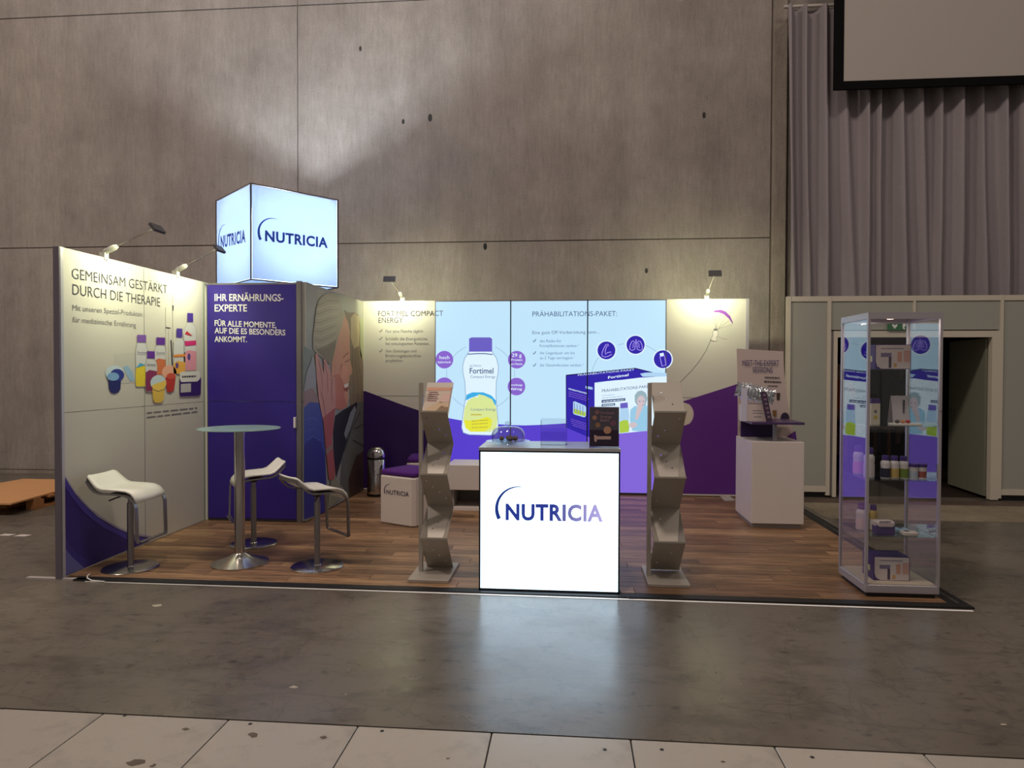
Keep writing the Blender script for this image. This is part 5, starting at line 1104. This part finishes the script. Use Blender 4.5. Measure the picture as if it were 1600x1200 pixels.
# things in the dark room
def person(loc, label, rz, shirt, trou, hair, scale=1.0, shorts=False):
    r = thing('person', (0, 0, 0), label, 'person')
    me = bpy.data.meshes.new('body')
    J = [((0, 0, .95), .135), ((0, 0, 1.12), .125), ((0, 0, 1.32), .145), ((0, 0, 1.44), .10), ((0, .0, 1.51), .052), ((0, -.01, 1.60), .075), ((0, -.012, 1.68), .085), ((0, 0, 1.745), .05)]; E_ = [(i, i+1) for i in range(7)]
    for s in (-1, 1):
        k = len(J); J += [((s*.10, 0, .88), .095), ((s*.11, -.01, .50), .058), ((s*.115, .01, .28), .052), ((s*.115, .02, .08), .036), ((s*.12, -.11, .03), .034)]; E_ += [(0, k), (k, k+1), (k+1, k+2), (k+2, k+3), (k+3, k+4)]
        k = len(J); J += [((s*.19, 0, 1.40), .062), ((s*.25, .01, 1.12), .042), ((s*.25, -.08, .90), .03), ((s*.25, -.10, .82), .033)]; E_ += [(2, k), (k, k+1), (k+1, k+2), (k+2, k+3)]
        h0 = k+3
        for f in range(4):
            k = len(J); J += [((s*.25, -.075-.018*f, .775), .010), ((s*.243, -.08-.018*f, .735-.004*abs(f-1.5)), .008)]; E_ += [(h0, k), (k, k+1)]
        k = len(J); J += [((s*.235, -.135, .80), .011), ((s*.23, -.15, .77), .009)]; E_ += [(h0, k), (k, k+1)]
    me.from_pydata([j[0] for j in J], E_, []); o = bpy.data.objects.new('body', me); COL.objects.link(o)
    sk = o.modifiers.new('skin', 'SKIN'); me.skin_vertices[0].data[0].use_root = True
    for i, j in enumerate(J): me.skin_vertices[0].data[i].radius = (j[1], j[1]*(.75 if i in (0, 1, 2) else 1))
    sd = o.modifiers.new('sub', 'SUBSURF'); sd.levels = 2
    dg = bpy.context.evaluated_depsgraph_get(); m2 = bpy.data.meshes.new_from_object(o.evaluated_get(dg)); bpy.data.objects.remove(o)
    ms = [SKIN, mat('shirt_%d' % shirt[0], shirt, .9), mat('trousers_%d' % trou[0], trou, .9), mat('hair_%d' % hair[0], hair, .8), BLACK]
    m2.materials.clear()
    for q_ in ms: m2.materials.append(q_)
    for p_ in m2.polygons:
        c = p_.center; arm = abs(c.x) > .17 and c.z > .7
        i = 0
        if c.z > 1.63 and (c.y > -.05 or c.z > 1.72): i = 3
        elif arm: i = 1 if c.z > 1.16 else 0
        elif 1.0 < c.z < 1.47: i = 1
        elif c.z <= 1.0 and c.z > (.52 if shorts else .09): i = 2
        elif c.z <= .09: i = 4
        p_.material_index = i; p_.use_smooth = True
    bo_ = bpy.data.objects.new('body', m2); COL.objects.link(bo_); bo_.parent = r
    b = MB()
    for s in (-1, 1): b.sphere((s*.03, -.088, 1.655), .010, 8, 6)
    b.build('eyes', BLACK, r, True); MB().sphere((0, -.10, 1.632), .013, 8, 6, (.8, 1, 1.4)).build('nose', SKIN, r, True)
    MB().sphere((0, -.085, 1.597), .02, 8, 6, (1, .3, .25)).build('mouth', mat('lips', (150, 84, 76), .6), r, True)
    r.location = loc; r.rotation_euler = (0, 0, rz); r.scale = (scale,)*3; return r
q = ony(1404, 690, 10.3); person((q.x, 10.3, 0), 'person in dark shirt and shorts standing far back in the dark doorway', math.radians(60), (26, 24, 28), (28, 28, 34), (40, 28, 22), .98, True)
q = ony(1309, 690, 6.9); person((q.x, 6.9, 0), 'person in orange shirt partly hidden by the door frame', math.radians(-40), (214, 104, 40), (150, 116, 78), (44, 30, 24), 1.0)
q0, q1 = ony(1360, 690, 8.2), ony(1396, 690, 8.2)
wt = thing('wooden_bench', ((q0.x+q1.x)/2-.2, 8.5, 0), 'wooden bench table in the dark room behind the showcase', 'bench')
zt_ = ony(1380, 666, 8.2).z
MB().box(q0.x-.4, q1.x, 8.2, 8.9, zt_-.05, zt_).build('bench_top', PLY, wt)
for x in (q0.x-.36, q1.x-.08):
    for y in (8.24, 8.82): MB().box(x, x+.05, y, y+.05, 0, zt_-.05).build('leg', WOODP, wt)
l = area('back_room_fill', (9.0, 8.5, 2.58), (9.0, 8.5, 0), .5, 4, WARM)  # added faint fill light; the back room has no known lamp

# ================================================================== left side: pallet, papers, cables
pa = thing('pallet', (-3.0, 3.2, ZF), 'wooden pallet lying on the hall floor behind the left wall', 'pallet')
def pv(x, y): return Vector((x, y, 0))
po = Vector((-2.26, 2.44, ZF)); pxv = Vector((-.55, .83, 0)).normalized(); pyv = Vector((-.83, -.55, 0)).normalized()
po = Vector((-2.27, 2.42, ZF)); pxv = Vector((.06, .998, 0)); pyv = Vector((-.998, .06, 0))
for k in range(3):
    MB().obox(po+pyv*(.35*k), pxv*1.2, pyv*.10, Vector((0, 0, .02))).build('skid', WOODP, pa)
    for j in range(3): MB().obox(po+pyv*(.35*k)+pxv*(.53*j)+Vector((0, 0, .02)), pxv*.14, pyv*.10, Vector((0, 0, .08))).build('block', WOODP, pa)
for k in range(6): MB().obox(po+pxv*(.22*k)+Vector((0, 0, .10)), pxv*.1, pyv*.8, Vector((0, 0, .022))).build('deck_board', WOODP, pa)
bd = [Vector((-2.225, 2.05, 0)), Vector((-2.31, 2.80, 0)), Vector((-2.30, 3.65, 0)), Vector((-3.45, 3.65, 0)), Vector((-3.6, 2.03, 0))]
z0 = ZF+.124; bo = MB().add([v+Vector((0, 0, z0)) for v in bd]+[v+Vector((0, 0, z0+.018)) for v in bd], [(4, 3, 2, 1, 0), (5, 6, 7, 8, 9)]+[(i, (i+1) % 5, 5+(i+1) % 5, 5+i) for i in range(5)]).build('plywood_sheet', PLY); tag(bo, 'light plywood sheet lying on the wooden pallet', 'plywood')
for (u, v, lb_) in ((10, 836, 'white paper scrap on the hall floor nearest the left picture edge'), (35, 837, 'white paper scrap on the hall floor nearer the left booth wall')):
    p = onz(u, v, ZF); o = MB().add([(p.x-.07, p.y-.03, ZF+.001), (p.x+.05, p.y-.03, ZF+.001), (p.x+.08, p.y+.03, ZF+.003), (p.x-.04, p.y+.03, ZF+.006)], [(0, 1, 2, 3)]).build('paper_scrap', mat('paper', (206, 196, 188), .7)); tag(o, lb_, 'paper', 'paper scraps on the floor')
cw = [(.15, .095, .006), (.155, .075, .006), (.165, .05, .006), (.20, .0, ZF+.02), (.25, -.02, ZF+.009), (.36, -.03, ZF+.006)]
o = MB().tube(cw, .005, 6).build('power_cable', mat('white_cable', (226, 222, 214), .5), None, True); tag(o, 'short white cable at the foot of the left booth wall', 'cable')
cb = [(4.18, .12, .004), (4.19, .02, ZF+.008), (4.24, -.03, ZF+.006), (4.34, -.02, ZF+.006), (4.42, .0, ZF+.006)]
o = MB().tube(cb, .006, 6).build('power_cable', BLACK, None, True); tag(o, 'black cable on the floor at the right corner of the counter', 'cable')
